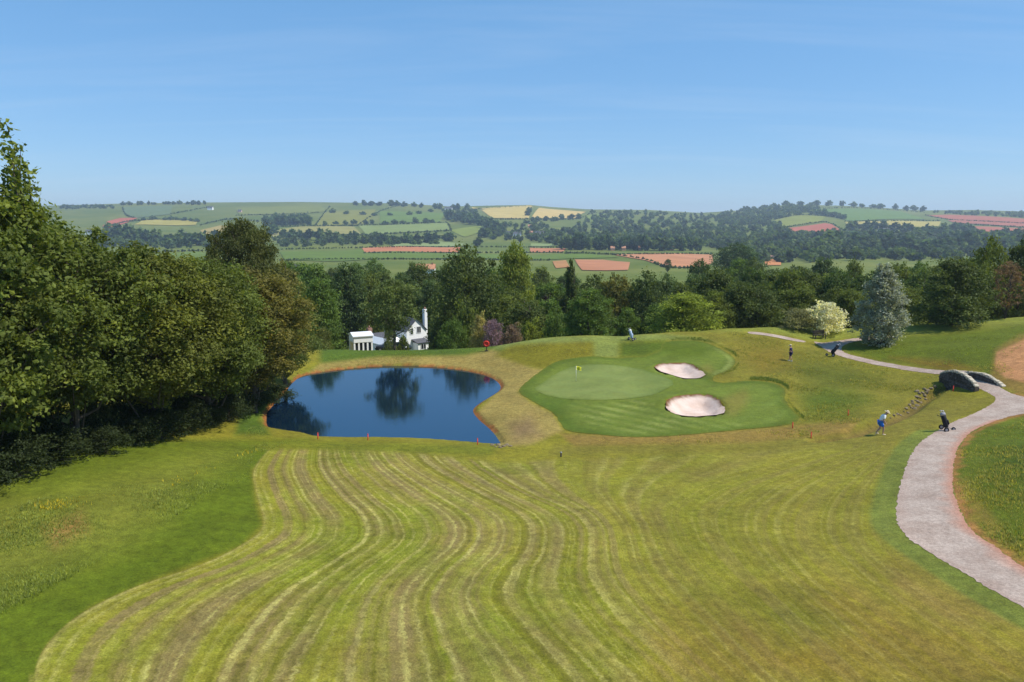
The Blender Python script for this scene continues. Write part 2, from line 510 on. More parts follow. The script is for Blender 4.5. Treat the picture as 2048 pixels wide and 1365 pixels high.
mown = mixc(nt, maprange(nt, s1.outputs[0], 0.42, 0.32, 0.0, 0.5), mown, alb(104, 106, 26))
mown = mixc(nt, maprange(nt, speck, 0.56, 0.72, 0.0, 0.35), mown, alb(176, 166, 96))
mown = mixc(nt, maprange(nt, speck, 0.42, 0.30, 0.0, 0.45), mown, alb(88, 88, 18))
base = mixc(nt, mow, zone, mown)
grass_finish(nt, p, base, 0.20, 0.42)

m_apron, nt, p, _ = new_mat("apron_grass"); grass_finish(nt, p, attr(nt, 'zone', 'Color'), 0.17, 0.24)
m_green, nt, p, _ = new_mat("putting_turf"); grass_finish(nt, p, attr(nt, 'zone', 'Color'), 0.14, 0.12)

m_path, nt, p, _ = new_mat("gravel_path")
oc = objcoord(nt)
c = mixc(nt, maprange(nt, noise(nt, oc, 0.7, 6, 0.7), 0.38, 0.62, 0, 1), albn(186, 168, 154), albn(164, 144, 130))
edge = attr(nt, 'edge')
c = mixc(nt, edge, c, albn(186, 132, 108))
c = mixc(nt, 1.0, c, maprange(nt, noise(nt, oc, 7, 6, 0.85), 0.25, 0.75, 0.5, 1.5), 'MULTIPLY')
nt.links.new(c, p.inputs['Base Color']); p.inputs['Roughness'].default_value = 0.95; p.inputs['Specular IOR Level'].default_value = 0.1
bump(nt, p, noise(nt, oc, 14, 4, 0.8), 0.5, 0.06)

m_sand, nt, p, _ = new_mat("bunker_sand")
oc = objcoord(nt)
c = mixc(nt, maprange(nt, noise(nt, oc, 0.8, 5, 0.6), 0.35, 0.7, 0, 1), albn(222, 200, 186), albn(206, 178, 160))
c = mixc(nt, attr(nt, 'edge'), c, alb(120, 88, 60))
nt.links.new(c, p.inputs['Base Color']); p.inputs['Roughness'].default_value = 0.95; p.inputs['Specular IOR Level'].default_value = 0.1
bump(nt, p, noise(nt, oc, 2.2, 5, 0.65), 0.5, 0.16)

m_water, nt, p, _ = new_mat("pond_water")
p.inputs['Base Color'].default_value = (0.003, 0.012, 0.030, 1)
p.inputs['Roughness'].default_value = 0.035
p.inputs['IOR'].default_value = 2.5
p.inputs['Specular Tint'].default_value = (0.44, 0.82, 1.0, 1)
oc = objcoord(nt)
mpn = N(nt, "ShaderNodeMapping"); mpn.inputs['Scale'].default_value = (0.5, 1.6, 1); nt.links.new(oc, mpn.inputs[0])
bump(nt, p, noise(nt, mpn.outputs[0], 2.4, 5, 0.65), 0.06, 0.05)

# leaves: the object's colour is the leaf colour, 'tint' varies it leaf by leaf and clump by clump
def leaf_mat(name, trans=0.42):
    m, nt, p, out = new_mat(name)
    oi = N(nt, "ShaderNodeObjectInfo")
    t = attr(nt, 'tint')
    c = mixc(nt, 1.0, oi.outputs['Color'], maprange(nt, t, 0, 1, 0.80, 2.9), 'MULTIPLY')
    c = mixc(nt, maprange(nt, t, 0.55, 1.0, 0.0, 0.75), c, mixc(nt, 1.0, c, (1.25, 1.06, 0.50), 'MULTIPLY'))
    nt.links.new(c, p.inputs['Base Color'])
    p.inputs['Roughness'].default_value = 0.62; p.inputs['Specular IOR Level'].default_value = 0.22
    tr = N(nt, "ShaderNodeBsdfTranslucent")
    nt.links.new(mixc(nt, 1.0, c, (1.25, 1.2, 0.55), 'MULTIPLY'), tr.inputs['Color'])
    mxs = N(nt, "ShaderNodeMixShader"); mxs.inputs[0].default_value = trans
    nt.links.new(p.outputs[0], mxs.inputs[1]); nt.links.new(tr.outputs[0], mxs.inputs[2])
    nt.links.new(mxs.outputs[0], out.inputs[0])
    return m
m_leaf = leaf_mat("leaves")
m_bark = plain("bark", (0.09, 0.072, 0.05), 0.9, 0.4, 6, bmp=0.6)

m_hill, nt, p, _ = new_mat("valley_grass")
oc = objcoord(nt)
c = mixc(nt, maprange(nt, noise(nt, oc, 0.004, 4, 0.6), 0.38, 0.62, 0, 1), alb(108, 124, 72), alb(130, 138, 84))
c = mixc(nt, maprange(nt, noise(nt, oc, 0.02, 5, 0.65), 0.4, 0.7, 0, 0.5), c, alb(84, 108, 48))
nt.links.new(c, p.inputs['Base Color']); p.inputs['Roughness'].default_value = 0.95; p.inputs['Specular IOR Level'].default_value = 0.05

def field_mat(name, c, row=0.0):
    m, nt, p, _ = new_mat(name)
    oc = objcoord(nt)
    cc = mixc(nt, 1.0, alb(*c), maprange(nt, noise(nt, oc, 0.02, 5, 0.65), 0.3, 0.7, 0.86, 1.14), 'MULTIPLY')
    nt.links.new(cc, p.inputs['Base Color']); p.inputs['Roughness'].default_value = 0.95; p.inputs['Specular IOR Level'].default_value = 0.05
    return m

# ------------------------------------------------------------------ ground sheet of the golf course
s_cols = np.concatenate([np.linspace(-1.9, -0.84, 30)[:-1], np.linspace(-0.84, 0.84, 820), np.linspace(0.84, 1.9, 30)[1:]])
v_rows = np.concatenate([np.linspace(2400, 1420, 24)[:-1], np.linspace(1420, 660, 440)])
y_rows = -13.7 / ray(CX, v_rows)[1]
y_rows = np.concatenate([y_rows[y_rows < 96], np.linspace(96.5, 122, 60)])
Sg, Yg = np.meshgrid(s_cols, y_rows)
gx, gy = (Sg * Yg).ravel(), Yg.ravel()
gz_ = h_shaped(gx, gy, True)
gu, gv = project(gx, gy, gz_)

# zone colours, from bottom to top: (polygon in photo pixels, softness px, display colour)
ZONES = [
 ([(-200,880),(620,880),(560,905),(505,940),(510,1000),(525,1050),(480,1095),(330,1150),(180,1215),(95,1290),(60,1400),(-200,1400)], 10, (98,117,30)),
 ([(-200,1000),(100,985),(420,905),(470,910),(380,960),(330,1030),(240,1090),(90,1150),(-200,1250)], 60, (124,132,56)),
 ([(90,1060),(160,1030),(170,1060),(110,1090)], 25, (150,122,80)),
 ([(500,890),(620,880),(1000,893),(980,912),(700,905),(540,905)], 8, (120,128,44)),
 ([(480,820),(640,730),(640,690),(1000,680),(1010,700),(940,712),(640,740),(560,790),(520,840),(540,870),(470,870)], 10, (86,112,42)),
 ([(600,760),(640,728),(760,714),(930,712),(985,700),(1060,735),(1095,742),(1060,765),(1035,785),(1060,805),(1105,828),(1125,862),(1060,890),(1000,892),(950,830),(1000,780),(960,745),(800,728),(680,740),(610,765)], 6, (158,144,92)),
 ([(1020,850),(1060,835),(1080,870),(1030,880)], 22, (142,122,98)),
 ([(985,700),(1010,676),(1480,664),(1480,690),(1350,680),(1050,690)], 5, (128,142,82)),
 ([(990,712),(1030,690),(1190,684),(1195,708),(1120,722),(1080,735),(1040,728)], 7, (122,120,38)),
 ([(1186,680),(1240,680),(1236,718),(1190,718)], 9, (126,140,78)),
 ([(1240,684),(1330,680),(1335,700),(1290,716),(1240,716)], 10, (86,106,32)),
 ([(1330,664),(1540,655),(1640,690),(1700,722),(1890,755),(1900,790),(1760,840),(1600,880),(1540,860),(1600,830),(1570,770),(1440,760),(1475,722),(1440,690)], 12, (130,128,54)),
 ([(1600,790),(1650,770),(1740,800),(1690,830),(1620,835)], 26, (96,114,36)),
 ([(1470,700),(1560,690),(1600,730),(1520,750)], 30, (124,112,44)),
 ([(1590,720),(1700,735),(1760,760),(1700,780),(1610,760)], 30, (100,110,40)),
 ([(1380,664),(1600,645),(2100,630),(2100,652),(1880,668),(1700,676),(1640,684),(1520,662)], 4, (132,142,66)),
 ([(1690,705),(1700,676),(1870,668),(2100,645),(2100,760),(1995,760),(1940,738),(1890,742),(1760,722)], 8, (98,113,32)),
 ([(1780,715),(1900,722),(1960,740),(1890,744)], 10, (120,104,38)),
 ([(1980,760),(1990,700),(2040,670),(2200,670),(2200,790),(2040,790)], 8, (140,120,66)),
 ([(1988,735),(1994,705),(2048,680),(2200,660),(2200,745),(2050,765),(2010,755)], 4, (196,146,116)),
 ([(1330,1240),(1700,1170),(2060,1290),(2060,1380),(1250,1380)], 70, (142,124,52)),
 ([(1780,1120),(1880,1160),(2000,1240),(1900,1250),(1790,1190)], 30, (150,130,72)),
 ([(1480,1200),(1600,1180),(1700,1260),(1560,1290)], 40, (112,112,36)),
 ([(1120,868),(1300,872),(1560,855),(1720,838),(1700,868),(1500,890),(1150,895)], 6, (146,126,72)),
 ([(1110,893),(1500,886),(1720,868),(1880,800),(1990,795),(1900,845),(1760,890),(1500,905),(1100,910)], 10, (132,128,58)),
 ([(1900,960),(1910,905),(1935,870),(1975,848),(2100,825),(2300,820),(2300,1250),(2100,1150),(2000,1090),(1930,1040)], 6, (100,116,32)),
 ([(1905,960),(1935,960),(1990,1040),(2060,1110),(2060,1150),(1990,1100),(1930,1050)], 12, (140,128,62)),
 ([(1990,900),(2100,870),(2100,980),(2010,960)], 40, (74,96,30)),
]
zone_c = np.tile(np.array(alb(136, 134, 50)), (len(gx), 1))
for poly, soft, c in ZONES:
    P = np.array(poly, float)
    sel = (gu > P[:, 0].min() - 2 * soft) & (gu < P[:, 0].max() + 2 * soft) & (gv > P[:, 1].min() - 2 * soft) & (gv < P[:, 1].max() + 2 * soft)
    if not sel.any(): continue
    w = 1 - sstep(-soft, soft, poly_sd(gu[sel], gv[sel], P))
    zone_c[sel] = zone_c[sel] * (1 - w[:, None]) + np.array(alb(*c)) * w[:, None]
# bare red soil: pond edge, path verge, ditch
nearsel = (gy > 12) & (gy < 100)
sdp = np.full(len(gx), 99.0); sdp[nearsel] = poly_sd(gx[nearsel], gy[nearsel], POND)
jit = 0.22 * np.sin(gx * 2.1 + np.sin(gy * 1.7) * 2) * np.sin(gy * 2.9 + gx)
red_w = 0.85 * (1 - sstep(0.06, 0.30, sdp + 0.6 * jit)) * np.where(gv > 866, 0.0, 1.0)
zone_c = zone_c * (1 - red_w[:, None]) + np.array(alb(158, 98, 66)) * red_w[:, None]
inside = sdp < -0.2
zone_c[inside] = alb(70, 60, 46)
ds = np.full(len(gx), 99.0); ds[nearsel] = line_d(gx[nearsel], gy[nearsel], STREAM)
w = (1 - sstep(0.2, 1.0, ds)) * 0.7
zone_c = zone_c * (1 - w[:, None]) + np.array(alb(120, 102, 70)) * w[:, None]

# mowing runs: guide lines traced in the photograph, given a stripe number
GUIDES = [
 (0, [(20,1500),(62,1365),(85,1300),(150,1235),(260,1178),(400,1130),(490,1085),(525,1050),(512,990),(506,940),(540,896)]),
 (11, [(520,1500),(560,1365),(620,1260),(678,1178),(737,1127),(792,1086),(799,1057),(780,1026),(740,995),(686,940),(670,896)]),
 (20, [(1190,1500),(1095,1365),(1030,1291),(985,1240),(960,1190),(983,1143),(1020,1100),(1028,1057),(1005,1026),(932,987),(834,932),(800,896)]),
 (27, [(1530,1500),(1400,1365),(1290,1262),(1210,1170),(1194,1110),(1194,1080),(1186,1049),(1147,1018),(1061,979),(980,930),(950,896)]),
 (37, [(1790,1500),(1640,1365),(1500,1220),(1400,1120),(1350,1040),(1370,1005),(1450,965),(1560,935),(1640,910),(1690,896)]),
 (46, [(2060,1500),(1900,1365),(1740,1240),(1620,1140),(1570,1060),(1600,1000),(1660,955),(1720,920),(1760,900),(1775,890)]),
 (56, [(2500,1500),(2220,1365),(2048,1262),(1860,1145),(1785,1080),(1770,1010),(1790,940),(1810,905),(1840,880),(1850,870)]),
]
gxs = []
for un, g in GUIDES:
    g = catmull(g, 5); o = np.argsort(g[:, 1])
    gxs.append(np.interp(gv, g[o, 1], g[o, 0]))
gxs = np.stack(gxs, 1); uns = np.array([g[0] for g in GUIDES], float)
mow_u = np.full(len(gx), -5.0); 
for i in range(len(uns) - 1):
    sel = (gu >= gxs[:, i]) & (gu <= gxs[:, i + 1])
    mow_u[sel] = uns[i] + (uns[i + 1] - uns[i]) * ((gu - gxs[:, i]) / np.maximum(gxs[:, i + 1] - gxs[:, i], 1e-6))[sel]
sel = gu > gxs[:, -1]; mow_u[sel] = uns[-1] + (gu - gxs[:, -1])[sel] / 30.0
top_v = np.interp(gu, [480, 540, 700, 830, 1000, 1120, 1500, 1700, 1800, 1850, 2048], [905, 897, 900, 905, 925, 918, 902, 890, 880, 868, 860])
sdl = gu - gxs[:, 0]
mow_w = sstep(-2, 5, sdl) * sstep(-4, 8, gv - top_v) * np.interp(gu, [0, 950, 1150, 1350, 1600, 2048], [1.0, 0.95, 0.70, 0.42, 0.32, 0.24])
sdpath = np.full(len(gx), 99.0); sdpath[nearsel] = poly_sd(gx[nearsel], gy[nearsel], PATH)
inner = poly_sd(gu, gv, [(1905,960),(1913,1003),(1942,1060),(1992,1095),(2048,1135),(2320,1290),(2500,1300),(2500,700),(2048,780),(2000,800),(1975,849),(1935,871),(1912,906)])
mow_w = np.where(inner < 0, 0.0, mow_w)
# a single cleaner mown pass beside the path, red grit on the inner verge
zone_band = (1 - sstep(0.9, 1.3, sdpath)) * (inner > 0) * (gv > 860)
zone_c = zone_c * (1 - zone_band[:, None]) + np.array(alb(118, 132, 64)) * zone_band[:, None]
mow_w = mow_w * (1 - 0.8 * zone_band)
vw = (1 - sstep(0.05, 0.55, sdpath + jit)) * (inner < 0) * 0.8
zone_c = zone_c * (1 - vw[:, None]) + np.array(alb(172, 122, 86)) * vw[:, None]

nr, nc = Sg.shape
idx = np.arange(nr * nc).reshape(nr, nc)
faces = np.stack([idx[:-1, :-1], idx[:-1, 1:], idx[1:, 1:], idx[1:, :-1]], -1).reshape(-1, 4)
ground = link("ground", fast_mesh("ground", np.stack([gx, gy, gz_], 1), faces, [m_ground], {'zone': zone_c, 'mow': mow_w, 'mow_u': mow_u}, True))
tag(ground, kind='structure')

# valley and hills
s2 = np.linspace(-1.9, 1.9, 560)
y2 = np.concatenate([np.exp(np.linspace(math.log(122), math.log(6500), 260))])
S2, Y2 = np.meshgrid(s2, y2)
hx, hy = (S2 * Y2).ravel(), Y2.ravel()
hz = h_base(hx, hy)
nr, nc = S2.shape
idx = np.arange(nr * nc).reshape(nr, nc)
faces = np.stack([idx[:-1, :-1], idx[:-1, 1:], idx[1:, 1:], idx[1:, :-1]], -1).reshape(-1, 4)
hills = link("hills", fast_mesh("hills", np.stack([hx, hy, hz], 1), faces, [m_hill], None, True))
tag(hills, kind='structure')

# ------------------------------------------------------------------ draped sheets
def sheet(name, poly, mat, spacing, zf, lift, attr_f=None, kind='structure', smooth=True):
    P = np.asarray(poly, float)
    keep = [0]
    for i in range(1, len(P)):
        if np.hypot(*(P[i] - P[keep[-1]])) > min(spacing * 0.12, 0.08): keep.append(i)
    P = P[keep]
    # refine long edges
    Q = []
    for i in range(len(P)):
        a, b = P[i], P[(i + 1) % len(P)]
        n = max(1, int(np.hypot(*(b - a)) / spacing))
        for k in range(n): Q.append(a + (b - a) * k / n)
    P = np.array(Q)
    x0, y0 = P.min(0); x1, y1 = P.max(0)
    gxx, gyy = np.meshgrid(np.arange(x0, x1, spacing), np.arange(y0, y1, spacing))
    gxx = gxx.ravel() + 0.13 * spacing * np.sin(gyy.ravel() * 7); gyy = gyy.ravel()
    sd_ = poly_sd(gxx, gyy, P)
    sel = sd_ < -0.35 * spacing
    pts = np.concatenate([P, np.stack([gxx[sel], gyy[sel]], 1)])
    n = len(P)
    r = delaunay_2d_cdt([Vector(p) for p in pts], [(i, (i + 1) % n) for i in range(n)], [], 1, 1e-5)
    V = np.array([(v.x, v.y) for v in r[0]]); T = np.array([f for f in r[2]], dtype=np.int32)
    cen = V[T].mean(1)
    T = T[poly_sd(cen[:, 0], cen[:, 1], P) < 0]
    e1 = V[T[:, 1]] - V[T[:, 0]]; e2 = V[T[:, 2]] - V[T[:, 0]]
    flip = (e1[:, 0] * e2[:, 1] - e1[:, 1] * e2[:, 0]) < 0
    T[flip] = T[flip][:, ::-1]
    z = zf(V[:, 0], V[:, 1]) + lift
    at = attr_f(V[:, 0], V[:, 1], z) if attr_f else None
    o = link(name, fast_mesh(name, np.column_stack([V, z]), T, [mat], at, smooth))
    if kind: tag(o, kind=kind)
    return o

def jitter_poly(P, amp, seed, step):
    """uneven natural edge"""
    rng = np.random.default_rng(seed); out = []
    for i in range(len(P)):
        a, b = np.asarray(P[i]), np.asarray(P[(i + 1) % len(P)])
        n = max(1, int(np.hypot(*(b - a)) / step))
        for k in range(n): out.append(a + (b - a) * k / n + rng.normal(0, amp, 2))
    return np.array(out)

water = sheet("pond_water", POND, m_water, 2.0, lambda x, y: np.full(x.shape, WATER_Z), 0.0)
water.name = "water"

def path_attr(x, y, z):
    u, v = project(x, y, z)
    sdv = poly_sd(x, y, PATH)
    red = (1 - sstep(0.0, 0.5, -sdv)) * np.where((v > 840) & (poly_sd(u, v, [(1880,960),(1895,905),(1925,865),(1975,840),(2100,820),(2400,820),(2400,1300),(2060,1160),(1990,1110),(1925,1070)]) < 0), 0.9, 0.12)
    return {'edge': red}
sheet("path", jitter_poly(PATH, 0.03, 3, 0.16), m_path, 0.6, h_shaped, 0.012, path_attr)
sheet("cart_track", jitter_poly(TRACK, 0.03, 4, 0.4), m_path, 0.6, h_shaped, 0.012, lambda x, y, z: {'edge': np.zeros(len(x))})

def apron_attr(x, y, z):
    u, v = project(x, y, z)
    c = np.tile(np.array(alb(112, 131, 58)), (len(x), 1))
    def put(w, colr):
        c[:] = c * (1 - w[:, None]) + np.array(alb(*colr)) * w[:, None]
    sa = poly_sd(x, y, APRON)
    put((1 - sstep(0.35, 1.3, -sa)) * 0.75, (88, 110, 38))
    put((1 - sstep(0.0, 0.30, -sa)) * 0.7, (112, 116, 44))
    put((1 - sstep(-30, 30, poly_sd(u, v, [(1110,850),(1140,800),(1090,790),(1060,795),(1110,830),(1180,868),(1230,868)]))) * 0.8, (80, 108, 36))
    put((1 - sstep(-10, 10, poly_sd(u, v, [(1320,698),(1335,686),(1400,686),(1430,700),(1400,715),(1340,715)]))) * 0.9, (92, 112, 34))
    put((1 - sstep(-8, 10, poly_sd(u, v, [(1440,800),(1490,780),(1500,800),(1470,830),(1450,830)]))) * 0.7, (134, 128, 70))
    put((1 - sstep(-8, 8, poly_sd(u, v, [(1395,735),(1420,728),(1430,745),(1412,752)]))) * 0.6, (128, 122, 66))
    # diagonal mowing bands on the front apron, curved ones on the far mound
    band = np.sin((v + (u - 1200) * -0.22) * 0.52 + 0.6 * np.sin(u * 0.02))
    w = (1 - sstep(-8, 14, poly_sd(u, v, [(1145,812),(1210,806),(1290,802),(1330,830),(1420,845),(1480,850),(1340,862),(1250,864),(1190,855)])))
    put(w * sstep(-0.4, 0.9, band) * 0.62 * (0.6 + 0.4 * np.sin(u * 0.035 + v * 0.11)), (146, 160, 100))
    put(w * sstep(0.0, 1.0, -band) * 0.45, (88, 112, 48))
    band2 = np.sin(-sa * 3.6)
    w2 = (1 - sstep(-4, 6, poly_sd(u, v, [(1400,690),(1440,702),(1468,722),(1455,738),(1425,755),(1440,735),(1430,712)])))
    put(w2 * sstep(0.2, 0.8, band2) * 0.8, (150, 165, 100))
    w3 = (1 - sstep(-6, 10, poly_sd(u, v, [(1470,840),(1500,790),(1560,790),(1575,825),(1540,845)])))
    put(w3 * sstep(0.0, 0.9, np.sin((u * 0.5 + v) * 0.20)) * 0.4, (122, 144, 74))
    return {'zone': c}
sheet("apron", jitter_poly(APRON, 0.03, 5, 0.4), m_apron, 0.42, lambda x, y: h_shaped(x, y) - 0.05 * sstep(0, 0.35, -poly_sd(x, y, GREEN)) - 0.5 * sstep(-0.02, 0.22, -np.minimum(poly_sd(x, y, BUNK1), poly_sd(x, y, BUNK2))), 0.014, apron_attr)

def green_attr(x, y, z):
    u, v = project(x, y, z)
    c = np.tile(np.array(alb(132, 150, 94)), (len(x), 1))
    b = np.sin((u * 0.10 + v) * 0.33 + 1.2 * np.sin(u * 0.013))
    w = sstep(0.0, 0.9, b) * 0.35 * (0.5 + 0.5 * np.sin(u * 0.05 - v * 0.09))
    sg = poly_sd(x, y, GREEN); we = (1 - sstep(0.0, 0.55, -sg)) * 0.75
    c = c * (1 - we[:, None]) + np.array(alb(104, 126, 60)) * we[:, None]
    c = c * (1 - w[:, None]) + np.array(alb(146, 160, 106)) * w[:, None]
    w = sstep(1230, 1330, u) * 0.5
    c = c * (1 - w[:, None]) + np.array(alb(108, 130, 74)) * w[:, None]
    return {'zone': c}
sheet("putting_green", jitter_poly(GREEN, 0.05, 6, 0.5), m_green, 0.35, h_shaped, 0.020, green_attr)

def sand(name, poly, seed):
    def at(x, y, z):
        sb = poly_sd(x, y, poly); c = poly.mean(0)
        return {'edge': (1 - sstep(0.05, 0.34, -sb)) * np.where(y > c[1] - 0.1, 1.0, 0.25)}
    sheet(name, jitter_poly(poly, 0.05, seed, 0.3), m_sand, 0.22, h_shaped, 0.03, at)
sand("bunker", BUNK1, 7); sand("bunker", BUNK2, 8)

def far_sheet(px, c, lift=0.7, sp=None):
    P = cast_far(*np.array(px, float).T)[:, :2]
    d = P[:, 1].mean()
    mt = field_mat("field_soil_and_crop", c)
    return sheet("field", P, mt, sp or max(6, d * 0.012), h_base, lift * d / 1500 + 0.3)
FIELDS = [
 ([(205,454),(215,444),(240,438),(276,437),(262,443),(245,450),(215,458)], (190,112,104)),
 ([(268,451),(286,441),(396,443),(391,452)], (178,170,104)),
 ([(245,416),(345,412),(342,430),(272,437),(252,430)], (112,132,108)),
 ([(400,462),(440,452),(470,455),(500,470),(470,478),(410,474)], (176,160,112)),
 ([(626,454),(650,426),(752,420),(742,440),(722,451)], (138,142,78)),
 ([(545,462),(600,455),(708,455),(722,470),(545,477)], (158,156,108)),
 ([(716,452),(895,447),(902,462),(732,471)], (136,154,104)),
 ([(944,416),(1058,407),(1064,412),(942,419)], (210,190,130)),
 ([(962,421),(1066,415),(1050,439),(985,438)], (212,192,136)),
 ([(1078,417),(1172,425),(1150,438),(1062,438)], (214,190,138)),
 ([(724,498),(922,496),(916,506),(730,507)], (196,132,112)),
 ([(1060,497),(1132,498),(1126,506),(1060,506)], (196,134,114)),
 ([(1228,511),(1300,508),(1426,511),(1426,526),(1408,537),(1332,535),(1290,522)], (198,144,124)),
 ([(1150,521),(1206,521),(1260,526),(1256,542),(1164,542)], (194,138,120)),
 ([(1105,524),(1132,522),(1140,536),(1112,538)], (188,142,112)),
 ([(1528,520),(1562,520),(1562,532),(1530,532)], (200,140,110)),
 ([(1572,458),(1650,448),(1664,450),(1686,465),(1602,473)], (184,112,106)),
 ([(1690,446),(1882,444),(1872,461),(1702,457)], (186,176,116)),
 ([(1852,432),(1900,431),(2060,440),(2060,448),(1905,441)], (184,114,106)),
 ([(1895,442),(1915,441),(2060,449),(2060,456),(1912,448)], (180,116,110)),
 ([(1925,454),(2060,458),(2060,470),(1985,468)], (184,114,106)),
 ([(1625,420),(1720,418),(1800,424),(1852,440),(1700,444),(1680,438)], (112,140,84)),
 ([(1545,442),(1600,432),(1652,435),(1640,446),(1582,454),(1552,454)], (140,150,82)),
 ([(775,490),(868,482),(936,490),(930,493),(790,494)], (144,162,124)),
 ([(1062,489),(1115,488),(1118,493),(1060,494)], (144,162,124)),
 ([(470,418),(640,412),(655,424),(620,428),(480,432)], (130,140,84)),
 ([(760,424),(890,428),(880,446),(760,448)], (112,138,74)),
 ([(900,462),(960,452),(968,462),(930,476)], (134,150,82)),
 ([(1172,432),(1215,428),(1212,442),(1180,446)], (128,148,80)),
 ([(560,505),(720,501),(900,509),(1180,509),(1240,516),(1100,521),(760,519),(570,522)], (106,130,68)),
 ([(290,510),(400,505),(420,512),(400,526),(300,522)], (110,132,72)),
]
for px, c in FIELDS: far_sheet(px, c)

# ------------------------------------------------------------------ trees
def rand_dirs(rng, n):
    d = rng.normal(size=(n, 3)); return d / np.linalg.norm(d, axis=1, keepdims=True)

def leaf_quads(rng, C, Nrm, size, tint, slim=0.62):
    n = len(C)
    nn = Nrm * 0.55 + rand_dirs(rng, n) * 0.85 + np.array([0, 0, 0.30]); nn /= np.linalg.norm(nn, axis=1, keepdims=True)
    t = np.cross(nn, rand_dirs(rng, n)); t /= np.linalg.norm(t, axis=1, keepdims=True) + 1e-9
    b = np.cross(nn, t)
    sz = size[:, None]
    V = np.stack([C - t * sz * 0.5, C - b * sz * 0.5 * slim - nn * sz * 0.08, C + t * sz * 0.5, C + b * sz * 0.5 * slim - nn * sz * 0.08], 1).reshape(-1, 3)
    Fc = np.arange(4 * n).reshape(n, 4)
    return V, Fc, np.repeat(tint, 4)

def envelope(shape, z01):
    """radius profile (0..1) of a crown at relative height 0..1"""
    if shape == 'round': return np.sqrt(np.clip(1 - (2 * z01 - 0.95) ** 2 / 1.12, 0.02, 1))
    if shape == 'cone': return np.clip(1.02 - z01, 0.03, 1) ** 0.72 * np.clip(z01 * 8 + 0.45, 0, 1)
    if shape == 'egg': return np.clip(1.03 - z01, 0.04, 1) ** 0.62 * np.clip(z01 * 2.4 + 0.52, 0, 1)
    if shape == 'spruce': return np.clip(1.03 - z01, 0.04, 1) ** 0.95 * np.clip(z01 * 5 + 0.55, 0, 1)
    if shape == 'oval': return np.sqrt(np.clip(1 - (2 * z01 - 1) ** 2, 0.02, 1)) ** 0.9
    if shape == 'bush': return np.sqrt(np.clip(1 - (z01 * 1.0) ** 2.2, 0.02, 1))

